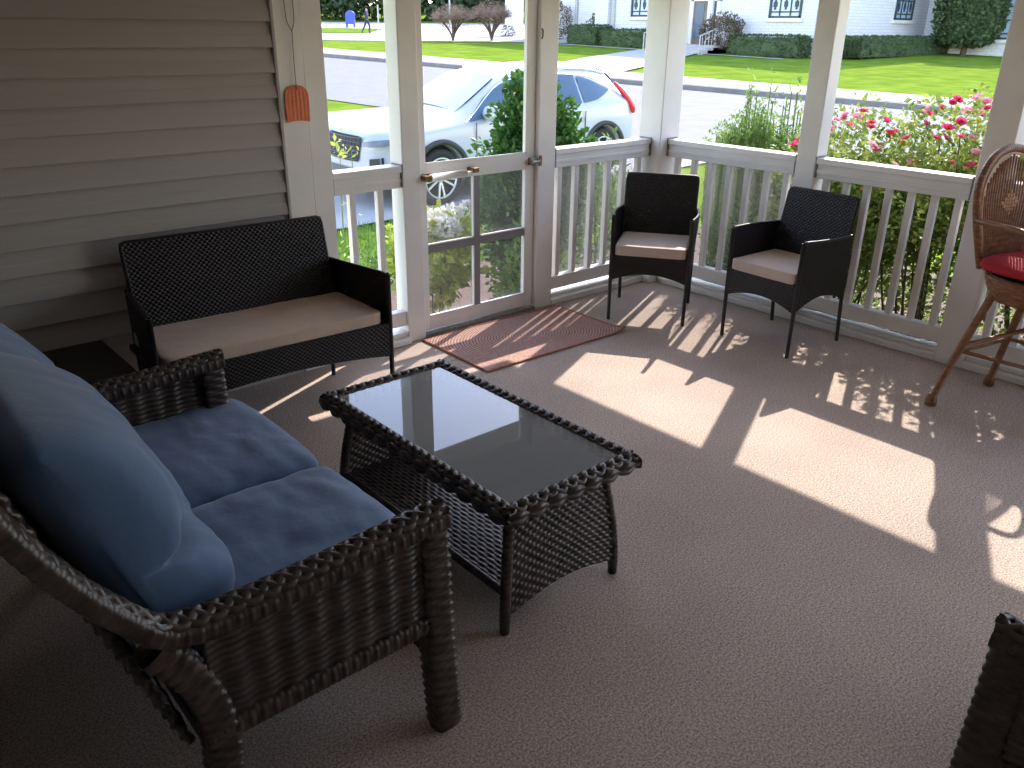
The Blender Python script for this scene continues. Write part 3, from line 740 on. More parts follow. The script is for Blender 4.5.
sheet('front_path', [[(17.4, 17.2), (18.6, 21.6)], [(23.5, 19.9), (24.0, 24.4)], [(31.0, 23.6), (31.2, 27.4)]], 'concrete', .05)
sheet('driveway', [[(-6, 4.85), (-6, 14.4)], [(0, 4.85), (0, 14.4)], [(8.6, 4.85), (7.6, 14.4)]], 'concrete', .03)
sheet('mulch_bed', [[(-1.9, .0), (-1.9, 2.6)], [(0, .0), (.0, 2.9)], [(3.6, .0), (3.6, 2.3)]], 'mulch', .02)
sheet('mulch_bed', [[(.0, -6), (4.6, -6)], [(.0, .0), (4.0, .0)]], 'mulch', .022)
MB().box(-3.1, -1.78, .14, 1.25, -.45, -.10).build('landing_step', M['concrete'], kind='structure', bevel=.01)
MB().box(-3.1, -1.6, 1.25, 1.6, -.75, -.28).build('landing_step', M['concrete'], kind='structure', bevel=.01)
# lot, crossing drive and the far verge; they run square to the view up the street
Fv = np.array([math.cos(.8563), math.sin(.8563)]); Rv = np.array([math.sin(.8563), -math.cos(.8563)])
def band(name, d0, d1, l0, l1, m, dz):
    rows = []
    for d in (d0, d1):
        rows.append([tuple(np.array([-4.645, -3.831]) + Fv * d + Rv * l) for l in (l0, l1)])
    return sheet(name, rows, m, dz)
band('parking_lot', 53.3, 88, -32, 20, 'concrete', .03)
band('grass_verge', 63, 71.5, -30, -10.5, 'lawn', .06)
band('grass_verge', 90, 120, -60, 60, 'lawn', .02)
sheet('church_walk', [[(31.1, 18.9), (31.1, 36)], [(31.5, 18.9), (31.5, 36)]], 'concrete', .03)

# near grass by the left opening
mb = MB(); n = 5200; X = RNG.uniform(-1.7, 1.6, n); Y = RNG.uniform(2.75, 4.85, n); Z = G(X, Y)
d = RNG.normal(size=(n, 2)) * .035; h = RNG.uniform(.05, .12, n); wv = RNG.normal(size=(n, 2)) * .006
V = np.stack([np.stack([X - wv[:, 0], Y - wv[:, 1], Z], 1), np.stack([X + wv[:, 0], Y + wv[:, 1], Z], 1), np.stack([X + d[:, 0], Y + d[:, 1], Z + h], 1)], 1).reshape(-1, 3)
mb.add(V, [(3 * i, 3 * i + 1, 3 * i + 2) for i in range(n)])
tag(mb.build('grass', M['grassblade']), 'short green grass seen through the short railing left of the door', 'grass', kind='stuff')
mb = MB(); n = 1500; X = RNG.uniform(.2, 2.8, n); Y = RNG.uniform(-4, .9, n); P = np.stack([X, Y, G(X, Y) + .03], 1)
leaves(mb, P, .035, aspect=.6, up=.1); tag(mb.build('fallen_petals', M['petalpale']), 'pink petals scattered on the mulch under the roses', 'petals', kind='stuff')

# plants by the porch
def stems(root, c, n, spread, h, r=.008, m='stem', lean=.35, seed=0, name='stem'):
    rs = np.random.RandomState(seed); mb = MB()
    for k in range(n):
        a = rs.uniform(0, 2 * PI); q = rs.uniform(.2, 1)
        b = np.array([c[0] + math.cos(a) * spread * .25 * q, c[1] + math.sin(a) * spread * .25 * q, c[2]])
        t = np.array([c[0] + math.cos(a) * spread * q, c[1] + math.sin(a) * spread * q, c[2] + h * rs.uniform(.6, 1)])
        mid = (b + t) / 2 + rs.normal(size=3) * .05
        mb.tube(smooth_path([b, mid, t], 4), [r] * 4 + [r * .8] * 3 + [r * .4] * 2, 5, cap=False)
    return mb.build(name, M[m], root, True)
def shrub(name, c, r, n, size, m, label, cat, group=None, lump=.3, shell=.55, nst=10, seed=0, up=.3, aspect=.5, blobs=None, sm='stem', base=None):
    g = G(c[0], c[1]) if base is None else base
    root = empty(name, (c[0], c[1], g)); tag(root, label, cat, group)
    mb = MB(); rs = np.random.RandomState(seed + 50)
    for (dx, dy, z, rx, ry, rz, fr) in (blobs or [(0, 0, c[2] - g, r[0], r[1], r[2], 1.)]):
        P, d = blob_points((dx, dy, z), (rx, ry, rz), int(n * fr), lump, shell, rs, seed, .02)
        leaves(mb, P, size, up=up, aspect=aspect, out=d, rng=rs)
    mb.build('foliage', M[m], root)
    stems(root, (0, 0, 0), nst, max(r[0], .1) * .8, (c[2] - g) + r[2] * .5, m=sm, seed=seed)
    return root
shrub('evergreen_shrub', (-.10, 1.22, .35), (.42, .42, .95), 21000, .050, 'leafdark', 'dense dark green glossy shrub outside, right of the door, in front of the white car', 'shrub', lump=.4, seed=3, aspect=.7,
      blobs=[(.02, 0, .95, .38, .36, .88, .40), (-.16, .0, 1.10, .28, .3, .38, .15), (.20, -.05, 1.25, .32, .3, .42, .20), (.05, 0, 1.52, .30, .28, .42, .25)])
shrub('leafy_shrub', (.78, 1.2, .0), (.36, .36, .7), 2600, .06, 'leafmid', 'lighter green shrub behind the screened railing, beside the dark glossy shrub', 'shrub', seed=8, blobs=[(0, 0, .6, .36, .36, .72, 1)])
shrub('leafy_shrub', (-.50, .72, -.1), (.3, .25, .5), 2000, .06, 'leafmid', 'green shrub low behind the lower right panes of the screen door', 'shrub', seed=12, blobs=[(0, 0, .42, .34, .26, .52, 1)])
hy = shrub('hydrangea', (-.90, 1.45, .0), (.33, .3, .42), 1700, .075, 'leafyel', 'yellow green hydrangea with white blooms seen through the lower door pane', 'shrub', seed=15, aspect=.7, blobs=[(0, 0, .62, .36, .30, .36, 1)])
def bloom(r, n, seed, size):
    rs = np.random.RandomState(seed); mb = MB(); P, d = blob_points((0, 0, 0), (r, r, r * .8), n, .1, .3, rs, seed); leaves(mb, P, size, out=d, up=.1, aspect=.9, rng=rs); return mb
fl0 = bloom(.062, 90, 3, .035).build('bloom', M['petalwhite'], hy); rs = np.random.RandomState(2)
for k in range(13):
    a = fl0 if k == 0 else fl0.copy()
    if k: COL.objects.link(a); a.parent = hy
    a.location = (rs.uniform(-.34, .34), rs.uniform(-.25, .2), rs.uniform(.86, 1.02)); a.rotation_euler = (rs.uniform(0, 3), 0, rs.uniform(0, 6))
for k, (x, y) in enumerate([(-.75, 2.85), (-.35, 3.0), (-.95, 3.25)]):
    shrub('groundcover_plant', (x, y, G(x, y) + .12), (.24, .2, .16), 500, .06, 'leafmid', 'low leafy plant at the edge of the grass left of the door', 'plant', 'low plants at the grass edge', seed=30 + k, nst=4)
yp = empty('yellow_leafed_plant', (-1.80, 1.2, G(-1.8, 1.2))); tag(yp, 'thin stalk with yellow leaves rising in front of the car grille', 'plant')
stems(yp, (0, 0, 0), 4, .10, 1.62, r=.006, m='greenstem', seed=4)
mb = MB(); P = RNG.normal(size=(34, 3)) * [.035, .035, .035] + [0, 0, 1.60]; leaves(mb, P, .05, aspect=.45, up=.2); P = RNG.normal(size=(16, 3)) * [.04, .04, .15] + [0, 0, 1.0]; leaves(mb, P, .045, aspect=.5)
mb.build('foliage', M['leafyel'], yp)
# upright spiky evergreen
us = empty('upright_shrub', (1.00, -.12, G(1, -.12))); tag(us, 'tall upright light green shrub with pointed shoots outside the corner of the railing', 'shrub')
mb = MB(); sb = MB(); rs = np.random.RandomState(77)
for k in range(380):
    a = rs.uniform(0, 2 * PI); q = math.sqrt(rs.uniform(0, 1)); x, y = math.cos(a) * .34 * q, math.sin(a) * .36 * q
    h = 1.98 * (1 - .14 * q) * rs.uniform(.84, 1.0) if k > 14 else rs.uniform(1.9, 2.12)
    if k <= 16: x *= .85; y *= .85
    b = np.array([x * .35, y * .35, 0]); t = np.array([x, y, h]); mid = np.array([x * .95, y * .95, h * .5])
    Q = smooth_path([b, mid, t], 10); sb.tube(Q[::3], .005, 4, cap=False)
    nn = 90; s = rs.uniform(.12, 1, nn); I = np.clip((s * (len(Q) - 1)).astype(int), 0, len(Q) - 1)
    P = Q[I] + rs.normal(size=(nn, 3)) * .012; leaves(mb, P, .028, up=.9, aspect=.45, rng=rs)
mb.build('foliage', mat('leaf_upright', (.07, .15, .03), .5, c2=(.30, .45, .10), vscale=9, translucent=.4), us); sb.build('stem', M['greenstem'], us)
shrub('evergreen_shrub', (.75, -.58, .0), (.3, .34, .55), 7000, .045, 'leafdark', 'dark shrub behind the balusters between the two black armchairs', 'shrub', seed=41, blobs=[(0, 0, .66, .30, .52, .74, 1)])

# roses
def rose_flower(seed, m):
    rs = np.random.RandomState(seed); mb = MB()
    for ring, (nn, tilt, L) in enumerate(((5, .25, .022), (6, .7, .032), (7, 1.15, .042))):
        for k in range(nn):
            a = 2 * PI * k / nn + ring * .4; o_ = np.array([math.cos(a), math.sin(a), 0]); sd = np.array([-math.sin(a), math.cos(a), 0])
            up_ = np.array([0, 0, 1.]); d = o_ * math.sin(tilt) + up_ * math.cos(tilt); w_ = L * .55
            base = o_ * .003 * ring
            rows = np.array([[base + d * L * t + sd * w_ * s_ * math.sin(PI * (.25 + .6 * t)) + up_ * .006 * s_ * s_ for s_ in (-1, 0, 1)] for t in (0, .5, 1.)])
            mb.grid(rows)
    return mb
rose_mesh = rose_flower(1, 'petal').build('flower', M['petal'])
rose_mesh2 = rose_flower(2, 'petalpale').build('flower', M['petalpale'])
protos = [rose_mesh, rose_mesh2]
for k, (x, y, top, rr, lab) in enumerate([(.86, -.98, 1.14, .50, 'pink rose bush outside, just right of the post behind the angled armchair'), (.88, -1.68, 1.26, .54, 'pink rose bush in the middle of the right-hand railing, left of the bar stool'),
                                (.88, -2.42, 1.36, .54, 'tall pink rose bush outside behind the bar stool back'), (.88, -3.15, 1.30, .48, 'pink rose bush at the right edge beyond the bar stool')]):
    g = G(x, y); root = empty('rose_bush', (x, y, g)); tag(root, lab, 'rose bush', 'pink rose bushes along the railing')
    H_ = top - g; mb = MB(); rs = np.random.RandomState(100 + k)
    for (dx, dy, z, a, b, c, fr) in ((0, 0, H_ - .50, rr, rr * .95, .50, .45), (-.12, .22, H_ - .62, rr * .6, rr * .5, .42, .15), (.05, -.25, H_ - .58, rr * .6, rr * .5, .46, .18), (.15, 0, H_ * .42, rr * .9, rr * .9, H_ * .42, .22)):
        P, d = blob_points((dx, dy, z), (a, b, c), int(17000 * fr), .45, .75, rs, k * 3.1, .1); P[:, 0] = np.maximum(P[:, 0], -.66 + .1 * rs.uniform(0, 1, len(P))); leaves(mb, P, .040, aspect=.55, up=.2, out=d * .4, rng=rs)
    for q in range(10):  # loose shoots above the crown
        a = rs.uniform(0, 2 * PI); cx, cy = math.cos(a) * rr * .6, math.sin(a) * rr * .6
        P = np.stack([cx + rs.normal(size=26) * .035, cy + rs.normal(size=26) * .035, H_ - .08 + rs.uniform(-.08, .16, 26)], 1); leaves(mb, P, .045, rng=rs)
    mb.build('foliage', M['leafrose'], root); stems(root, (0, 0, 0), 26, rr * .9, H_ - .1, r=.009, seed=k + 60)
    for q in range(34 if k < 3 else 12):
        src = protos[0] if rs.uniform() < .68 else protos[1]
        if q == 0 and k < 2: fl = protos[k]
        else: fl = src.copy(); COL.objects.link(fl)
        fl.parent = root
        a = rs.uniform(0, 2 * PI); u_ = rs.uniform(.1, 1.3); px_, py_ = rr * math.cos(a) * math.sin(u_) * 1.02, rr * math.sin(a) * math.sin(u_) * 1.02
        if px_ > .15: px_ *= -.6
        fl.location = (px_, py_, H_ - .50 + .54 * math.cos(u_) + rs.uniform(-.02, .05)); s_ = rs.uniform(.55, .95); fl.scale = (s_, s_, s_)
        fl.rotation_euler = (rs.uniform(-.6, .6), -.7 * rs.uniform(.2, 1), rs.uniform(0, 6))
# low flowers near the curb
for k, (x, y) in enumerate([(.36, -1.35), (.38, -1.85), (.36, -2.5)]):
    root = shrub('bedding_plant', (x, y, G(x, y) + .12), (.17, .2, .15), 320, .05, 'leafyel', 'low bedding plant with pink blooms at the foot of the rose bushes', 'plant', 'bedding plants under the roses', seed=70 + k, nst=3)
    rs = np.random.RandomState(k)
    for q in range(7):
        fl = protos[1].copy(); COL.objects.link(fl); fl.parent = root; fl.location = (rs.uniform(-.15, .12), rs.uniform(-.18, .18), rs.uniform(.16, .28)); fl.scale = (.8, .8, .8)

# ================================================================== CAR
cr = empty('car', (3.28, 5.95, -.432), 0); cr.rotation_euler = (-.0249, .0216, PI); cr.scale = (.998, .93, 1.03)
tag(cr, 'white compact SUV parked outside on the driveway, facing left', 'car')
ST = [ # x, zb, w, wb, belt, gw, gz, zt
 (2.38, .36, .52, .50, .74, .42, .84, .86), (2.32, .26, .74, .74, .82, .62, .92, .95), (2.10, .22, .88, .86, .89, .72, .985, 1.02), (1.55, .22, .93, .90, .95, .76, 1.035, 1.08),
 (1.10, .22, .93, .90, .985, .78, 1.06, 1.12), (.72, .22, .93, .89, 1.00, .72, 1.25, 1.31), (.28, .22, .93, .89, 1.01, .62, 1.46, 1.53), (-.05, .22, .93, .89, 1.02, .60, 1.53, 1.61),
 (-.85, .22, .93, .89, 1.04, .60, 1.535, 1.63), (-1.55, .22, .94, .90, 1.07, .58, 1.49, 1.60), (-1.98, .24, .93, .88, 1.10, .56, 1.40, 1.54), (-2.18, .26, .91, .86, 1.08, .60, 1.20, 1.28),
 (-2.33, .28, .86, .82, 1.00, .64, 1.04, 1.07), (-2.40, .36, .74, .72, .86, .6, .90, .92)]
SA = np.array(ST)
def sec(x): return [np.interp(-x, -SA[:, 0], SA[:, k]) for k in range(1, 8)]
def section(x):
    zb, w, wb, belt, gw, gz, zt = sec(x)
    h = [(0, zb), (.8 * w, zb), (w * .985, zb + .10), (w, .50), (w, .72), (wb * 1.01, belt - .03), (wb, belt), (gw, gz), (gw * .86, gz + (zt - gz) * .55), (gw * .5, zt - .012), (0, zt)]
    return [(x, y, z) for y, z in h] + [(x, -y, z) for y, z in h[-2:0:-1]]
rows = np.array([section(x) for x in SA[:, 0]]); m = MB(); m.grid(rows, closev=True, flip=False)
nP = rows.shape[1]; m.f.append(tuple(range(nP - 1, -1, -1))); m.f.append(tuple((len(rows) - 1) * nP + k for k in range(nP)))
body = m.build('body', M['carpaint'], cr, True)
import bmesh
bm = bmesh.new(); bm.from_mesh(body.data); bmesh.ops.recalc_face_normals(bm, faces=bm.faces); bm.to_mesh(body.data); bm.free()
sd = body.modifiers.new('s', 'SUBSURF'); sd.levels = sd.render_levels = 2
cut = MB()
AX = (1.44, -1.60)
for ax_ in AX:
    for s in (-1, 1): cut.lathe([(.42, s * .62), (.42, s * 1.2)] if s > 0 else [(.42, -1.2), (.42, -.62)], (ax_, 0, .36), 36, 'y')
cuto = cut.build('wheel_cutter', M['carblack'], cr)
bmc = bmesh.new(); bmc.from_mesh(cuto.data); bmesh.ops.recalc_face_normals(bmc, faces=bmc.faces); bmc.to_mesh(cuto.data); bmc.free()
bo = body.modifiers.new('b', 'BOOLEAN'); bo.object = cuto; bo.operation = 'DIFFERENCE'; bo.solver = 'EXACT'
bpy.context.view_layer.update(); dg = bpy.context.evaluated_depsgraph_get()
me = bpy.data.meshes.new_from_object(body.evaluated_get(dg)); body.modifiers.clear(); body.data = me
me.polygons.foreach_set('use_smooth', [True] * len(me.polygons)); bpy.data.objects.remove(cuto)
def strip(name, xs, lo, hi, m, off=.012, sides=(1, -1)):
    for s in sides:
        P = []
        for i, x in enumerate(xs):
            zb, w, wb, belt, gw, gz, zt = sec(x); l = lo[i] if np.ndim(lo) else lo; h_ = hi[i] if np.ndim(hi) else hi
            P.append([(x, s * (wb + (gw - wb) * t + off), belt + (gz - belt) * t + off * .4) for t in np.linspace(l, h_, 4)])
        P = np.array(P); mb = MB(); mb.grid(P); Q = P.copy(); Q[..., 1] -= s * .02; mb.grid(Q, flip=True)
        o_ = mb.build(name, M[m], cr, True)
strip('side_window', np.linspace(.93, -.22, 8), .10, [.25, .62, .84, .88, .88, .88, .88, .88], 'carglass')
strip('side_window', np.linspace(-.28, -1.15, 6), .10, .88, 'carglass')
strip('quarter_window', np.linspace(-1.20, -1.80, 5), [.10, .12, .16, .26, .42], [.86, .80, .72, .60, .46], 'carglass')
def topsheet(name, xs, fr, m, off):
    P = []
    for x in xs:
        zb, w, wb, belt, gw, gz, zt = sec(x); ysn = np.linspace(-fr, fr, 9)
        P.append([(x, gw * u, gz + (zt - gz) * (1 - abs(u) ** 2.2) + off) for u in ysn])
    mb = MB(); P = np.array(P); mb.grid(P); Q = P.copy(); Q[..., 2] -= .02; mb.grid(Q, flip=True); return mb.build(name, M[m], cr, True)
topsheet('windshield', np.linspace(1.06, .30, 8), .90, 'carglass', .03)
topsheet('rear_window', np.linspace(-2.02, -2.22, 4), .9, 'carglass', .03)
for s in (1, -1):
    m = MB(); m.tube([(x, s * (sec(x)[4] - .03), sec(x)[5] + .03) for x in np.linspace(.0, -1.9, 12)], .016, 6); m.build('roof_rail', M['rim'], cr, True)
    m = MB(); m.tube([(x, s * (sec(x)[2] + (sec(x)[4] - sec(x)[2]) * t + .012), sec(x)[3] + (sec(x)[5] - sec(x)[3]) * t) for x, t in list(zip([1.0, .8, .6, .4, .2, -.2, -.8, -1.3, -1.6, -1.85], [.2, .55, .8, .9, .93, .93, .92, .9, .8, .5]))], .009, 5); m.build('window_trim', M['rim'], cr, True)
    # mirror
    m = MB(); m.grid(np.array([[(.66 + .10 * math.cos(a) * r_, s * (1.04 + .15 * yy), 1.10 + .10 * math.sin(a) * r_) for a in np.linspace(0, 2 * PI, 14)] for yy, r_ in ((-1, .5), (-.8, .9), (0, 1.05), (.8, .85), (1, .3))])); m.bar((.66, s * .86, 1.03), (.66, s * .96, 1.08), .05, .03); m.build('mirror', M['carpaint'], cr, True)
    # door seams and handles
    m = MB()
    for x in (.86, -.25, -1.18): m.box(x - .004, x + .004, min(s * .925, s * .939), max(s * .925, s * .939), .35, 1.0)
    m.build('door_seam', M['cargrey'], cr)
    m = MB()
    for x in (-.10, -1.02): m.bar((x - .10, s * .935, .90), (x + .06, s * .935, .895), .022, .03)
    m.build('door_handle', M['carpaint'], cr)
    m = MB(); m.box(-1.15, 1.0, min(s * .90, s * .945), max(s * .90, s * .945), .22, .34); m.build('sill_cladding', M['cargrey'], cr, bevel=.01)
    # tail light: a raked blade on the rear corner
    m = MB(); m.tube(smooth_path([(-1.98, s * .70, 1.33), (-2.10, s * .79, 1.19), (-2.21, s * .86, 1.04), (-2.28, s * .885, .90)], 5), np.interp(np.linspace(0, 1, 16), [0, .3, .8, 1], [.02, .04, .05, .025]), 8); m.build('taillight', M['taillight'], cr, True)
    # headlight
    m = MB(); P = np.array([[(2.35, s * .56, .86), (2.355, s * .56, .80)], [(2.27, s * .74, .885), (2.28, s * .76, .81)], [(2.08, s * .885, .90), (2.12, s * .90, .84)]]); P[..., 0] += .06; P[..., 1] += s * .03
    m.grid(P); Q = P.copy(); Q[..., 0] -= .05; m.grid(Q, flip=True); m.build('headlight', M['headlight'], cr, True)
    m = MB(); P = np.array([[(2.33, s * .66, .66), (2.33, s * .64, .42)], [(2.26, s * .80, .68), (2.26, s * .80, .46)]]); P[..., 0] += .04; m.grid(P); Q = P.copy(); Q[..., 0] -= .06; m.grid(Q, flip=True); m.build('fog_vent', M['carblack'], cr)
for ax_ in AX:
    for s in (1, -1):
        m = MB(); a = np.linspace(-.25, PI + .25, 26)
        P = np.array([[(ax_ + r_ * math.cos(t), s * y_, .36 + r_ * math.sin(t)) for (r_, y_) in ((.415, .90), (.42, .95), (.475, .95), (.48, .92))] for t in a]); m.grid(P); m.grid(P[:, ::-1]); m.build('wheel_arch', M['cargrey'], cr, True)
        m = MB(); m.lathe([(.41, .66), (.41, .70)], (ax_, 0, .36), 24, 'y') if s > 0 else m.lathe([(.41, -.70), (.41, -.66)], (ax_, 0, .36), 24, 'y'); m.build('wheel_well', M['carblack'], cr)
        wl = MB().lathe([(.22, s * .70), (.34, s * .70), (.36, s * .74), (.362, s * .86), (.345, s * .905), (.26, s * .915), (.25, s * .88)], (ax_, 0, .36), 32, 'y').build('wheel', M['tyre'], cr, True)
        m = MB(); m.tube([(ax_ + .25 * math.cos(t), s * .905, .36 + .25 * math.sin(t)) for t in np.linspace(0, 2 * PI, 33)], .014, 6)
        for k in range(10):
            t = 2 * PI * k / 10 + (.12 if k % 2 else -.12); m.bar((ax_ + .04 * math.cos(t), s * .885, .36 + .04 * math.sin(t)), (ax_ + .245 * math.cos(t), s * .91, .36 + .245 * math.sin(t)), .026, .022, up=(0, 1, 0))
        m.lathe([(.05, s * .86), (.055, s * .90), (.03, s * .91)], (ax_, 0, .36), 14, 'y'); m.build('rim', M['rim'], wl, False)
# grille with mesh
m = MB(); gp = lambda u, v: (2.44 - .05 * abs(u) ** 2 - .02 * v, u * (.50 - .10 * (1 - v)), .60 + .30 * v)
P = np.array([[gp(u, v) for v in np.linspace(0, 1, 6)] for u in np.linspace(-1, 1, 15)]); m.grid(P); Q = P.copy(); Q[..., 0] -= .05; m.grid(Q, flip=True); gr = m.build('grille', M['carblack'], cr, True)
m = MB()
for v in np.linspace(.08, .95, 6): m.tube([np.array(gp(u, v)) + [.008, 0, 0] for u in np.linspace(-.97, .97, 14)], .007, 4)
for u in np.linspace(-.9, .9, 13): m.tube([np.array(gp(u, v)) + [.008, 0, 0] for v in (.03, .5, .97)], .004, 4)
m.build('grille_mesh', M['cargrey'], gr)
m = MB(); m.lathe([(.045, 0), (.05, .008), (.02, .014)], (2.405, 0, .80), 12, 'x'); m.build('grille_badge', M['rim'], gr)
m = MB(); P = np.array([[(2.40 - .10 * abs(u) ** 2.5, u * .78, z) for z in (.30, .42, .50)] for u in np.linspace(-1, 1, 13)]); m.grid(P); Q = P.copy(); Q[..., 0] -= .06; m.grid(Q, flip=True); m.build('front_bumper', M['cargrey'], cr, True)

# ================================================================== CHURCH
chh = empty('church', (34, 18.3, G(34, 25))); tag(chh, 'white painted brick church building across the street', 'building')
def cbox(name, x0, x1, y0, y1, z0, z1, m='brick', par=None): return MB().box(x0 - 34, x1 - 34, y0 - 18.3, y1 - 18.3, z0 - G(34, 25), z1 - G(34, 25)).build(name, M[m], par or chh)
ZT = 7.2
cbox('wall', 34, 46, 18.3, 33.24, -.5, ZT); cbox('wall', 36, 46, 33.24, 40.3, -.5, ZT - 1); cbox('wall', 43.5, 56, 6, 18.3, -.5, ZT)
for y0, y1 in ((32.3, 33.3), (18.1, 18.9), (24.95, 25.25), ): cbox('buttress', 33.7, 34.0, y0, y1, -.5, ZT - .8)
cbox('buttress', 33.72, 34.0, 26.85, 28.2, -.5, ZT - .8)
cbox('downspout', 33.86, 34.0, 31.95, 32.15, .7, ZT - .5, 'polegrey'); cbox('downspout', 35.85, 36, 37.0, 37.2, .7, ZT - 1.4, 'polegrey')
cbox('base_course', 33.93, 34.0, 18.3, 26.2, .4, .95); 
cbox('roof', 33.8, 46.2, 18.1, 40.4, ZT, ZT + .25, 'polegrey'); cbox('roof', 43.3, 56.2, 5.9, 18.1, ZT, ZT + .25, 'polegrey')
def window(y0, y1, zb, h, xw, side=False, nv=3):
    """leaded window; on the street face at x=xw, or on the side wall y=18.3 spanning x y0..y1"""
    m = MB(); g = MB(); sill = MB()
    def B(mb, a0, a1, z0, z1, d0, d1):
        if side: mb.box(a0 - 34, a1 - 34, -d1, -d0, z0 - G(34, 25), z1 - G(34, 25))
        else: mb.box(xw - 34 - d1, xw - 34 - d0, a0 - 18.3, a1 - 18.3, z0 - G(34, 25), z1 - G(34, 25))
    B(g, y0, y1, zb, zb + h, .0, .02)
    fr = .10
    for a0, a1, z0, z1 in ((y0, y1, zb, zb + fr), (y0, y1, zb + h - fr, zb + h), (y0, y0 + fr, zb, zb + h), (y1 - fr, y1, zb, zb + h)): B(m, a0, a1, z0, z1, .02, .09)
    for k in range(1, nv): a = y0 + (y1 - y0) * k / nv; B(m, a - .022, a + .022, zb, zb + h, .02, .07)
    for z in np.arange(zb + .28, zb + h, .62): B(m, y0, y1, z - .03, z + .03, .02, .07)
    for z in np.arange(zb + .62, zb + h - .3, .62):
        for k in range(nv):
            a = y0 + (y1 - y0) * (k + .5) / nv; r_ = (y1 - y0) / nv * .17
            B(m, a - r_, a + r_, z - .12, z + .12, .02, .055); B(m, a - r_ * .5, a + r_ * .5, z - .24, z + .24, .02, .05)
    B(sill, y0 - .12, y1 + .12, zb - .16, zb, .0, .14)
    wn = m.build('window', M['leadframe'], chh); g.build('pane', M['winglass'], wn); sill.build('sill', M['kerb'] if False else M['white'], wn)
window(28.85, 30.72, 2.36, 2.6, 34); window(19.94, 21.70, 2.28, 2.6, 34); window(39.83, 41.7, 2.28, 2.6, 34, True)
window(13.2, 14.75, 1.42, 3.6, 43.5, nv=2)
dd = MB().box(-.12, -.02, 24.75 - 18.3, 26.25 - 18.3, .96 - G(34, 25), 3.1 - G(34, 25)).build('door', M['doorbrown'], chh)
m = MB()
for (a0, a1) in ((24.85, 25.42), (25.58, 26.15)): m.box(-.135, -.12, a0 - 18.3, a1 - 18.3, 1.3 - G(34, 25), 2.95 - G(34, 25))
m.build('door_glass', M['carglass'], dd)
m = MB(); m.box(-.2, 0, 24.6 - 18.3, 24.75 - 18.3, .9 - G(34, 25), 3.25 - G(34, 25)); m.box(-.2, 0, 26.25 - 18.3, 26.4 - 18.3, .9 - G(34, 25), 3.25 - G(34, 25)); m.box(-.2, 0, 24.6 - 18.3, 26.4 - 18.3, 3.1 - G(34, 25), 3.25 - G(34, 25)); m.build('door_surround', M['white'], chh)
sp = empty('church_steps', (32.2, 25.2, G(32.2, 25))); tag(sp, 'concrete steps leading up to the church door', 'steps')
m = MB()
for k in range(3): m.box(-1.2 + .45 * k, 1.75, -1.9, 1.9, -.1, .12 * (k + 1))
m.build('step', M['concrete'], sp)
def handrail(x, y, label, x1):
    r_ = empty('handrail', (x, y, G(x, y))); tag(r_, label, 'handrail', None)
    m = MB(); m.tube([(0, 0, 0), (0, 0, .85), (x1, 0, 1.35), (x1, 0, .2)], .035, 6); m.build('rail', M['polegrey'], r_)
    m = MB(); [m.tube([(t * x1, 0, .1 + .2 * t), (t * x1, 0, .85 + .5 * t)], .016, 5) for t in np.linspace(.1, .9, 7)]; m.build('picket', M['polegrey'], r_)
handrail(30.9, 27.0, 'grey metal handrail on the left side of the church steps', 1.9); handrail(30.9, 23.4, 'grey metal handrail on the right side of the church steps', 1.9)

def hedge(c, sz, label, seed, n=3000, m='leafhedge', rz=0, leaf=.12):
    g = G(c[0], c[1]); root = empty('hedge', (c[0], c[1], g), rz); tag(root, label, 'hedge')
    rs = np.random.RandomState(seed); mb = MB(); h = np.array(sz) / 2
    P = rs.uniform(-1, 1, (n, 3)); ax_ = rs.randint(0, 3, n); P[np.arange(n), ax_] = np.sign(P[np.arange(n), ax_]) * rs.uniform(.93, 1.02, n)
    P = P / (np.abs(P) ** 10).sum(1)[:, None] ** .1
    P = P * h + [0, 0, h[2]]; leaves(mb, P, leaf, up=.2, aspect=.6, out=(P - [0, 0, h[2]]) / h * .6, rng=rs)
    core = MB().box(-h[0] * .93, h[0] * .93, -h[1] * .97, h[1] * .97, 0, sz[2] * .94)
    mb.build('foliage', M[m], root); core.build('inner_twigs', M['leafhedge'], root); return root
hedge((33.0, 33.0, 0), (1.5, 2.3, 1.0), 'boxy clipped hedge left of the church buttress', 1, 2200)
hedge((33.0, 29.95, 0), (1.1, 3.5, .85), 'clipped hedge under the church window left of the steps', 2, 2600)
hedge((33.0, 20.9, 0), (1.1, 4.0, .90), 'clipped hedge under the window right of the church door', 3, 2800)
hedge((39.0, 17.4, 0), (10.0, 1.1, .85), 'long clipped hedge along the side wall of the church', 4, 5000)
def bigshrub(name, x, y, r, h, n, m, label, cat, leaf=.14, seed=0, z0=.0, grp=None):
    g = G(x, y); return shrub(name, (x, y, g + z0 + h / 2), (r, r, h / 2), n, leaf, m, label, cat, grp, lump=.2, shell=.35, nst=6, seed=seed)
bigshrub('round_shrub', 32.9, 23.6, 1.05, 1.75, 2600, 'leafred', 'rounded reddish green bush beside the church door', 'shrub', seed=5)
bigshrub('round_shrub', 33.0, 27.7, .7, 1.7, 1500, 'leafred', 'dark rounded bush behind the left handrail of the church steps', 'shrub', seed=6)
bigshrub('round_shrub', 35.0, 38.0, 1.0, 2.2, 1500, 'leafred', 'dark bush by the far left end of the church wall', 'shrub', seed=16)
bigshrub('round_shrub', 35.3, 34.6, .6, 1.5, 900, 'leafhedge', 'small round bush showing above the boxy hedge', 'shrub', seed=17)
ct = empty('clipped_tree', (42.4, 15.6, G(42.4, 15.6))); tag(ct, 'tall clipped dense green tree at the church corner', 'tree')
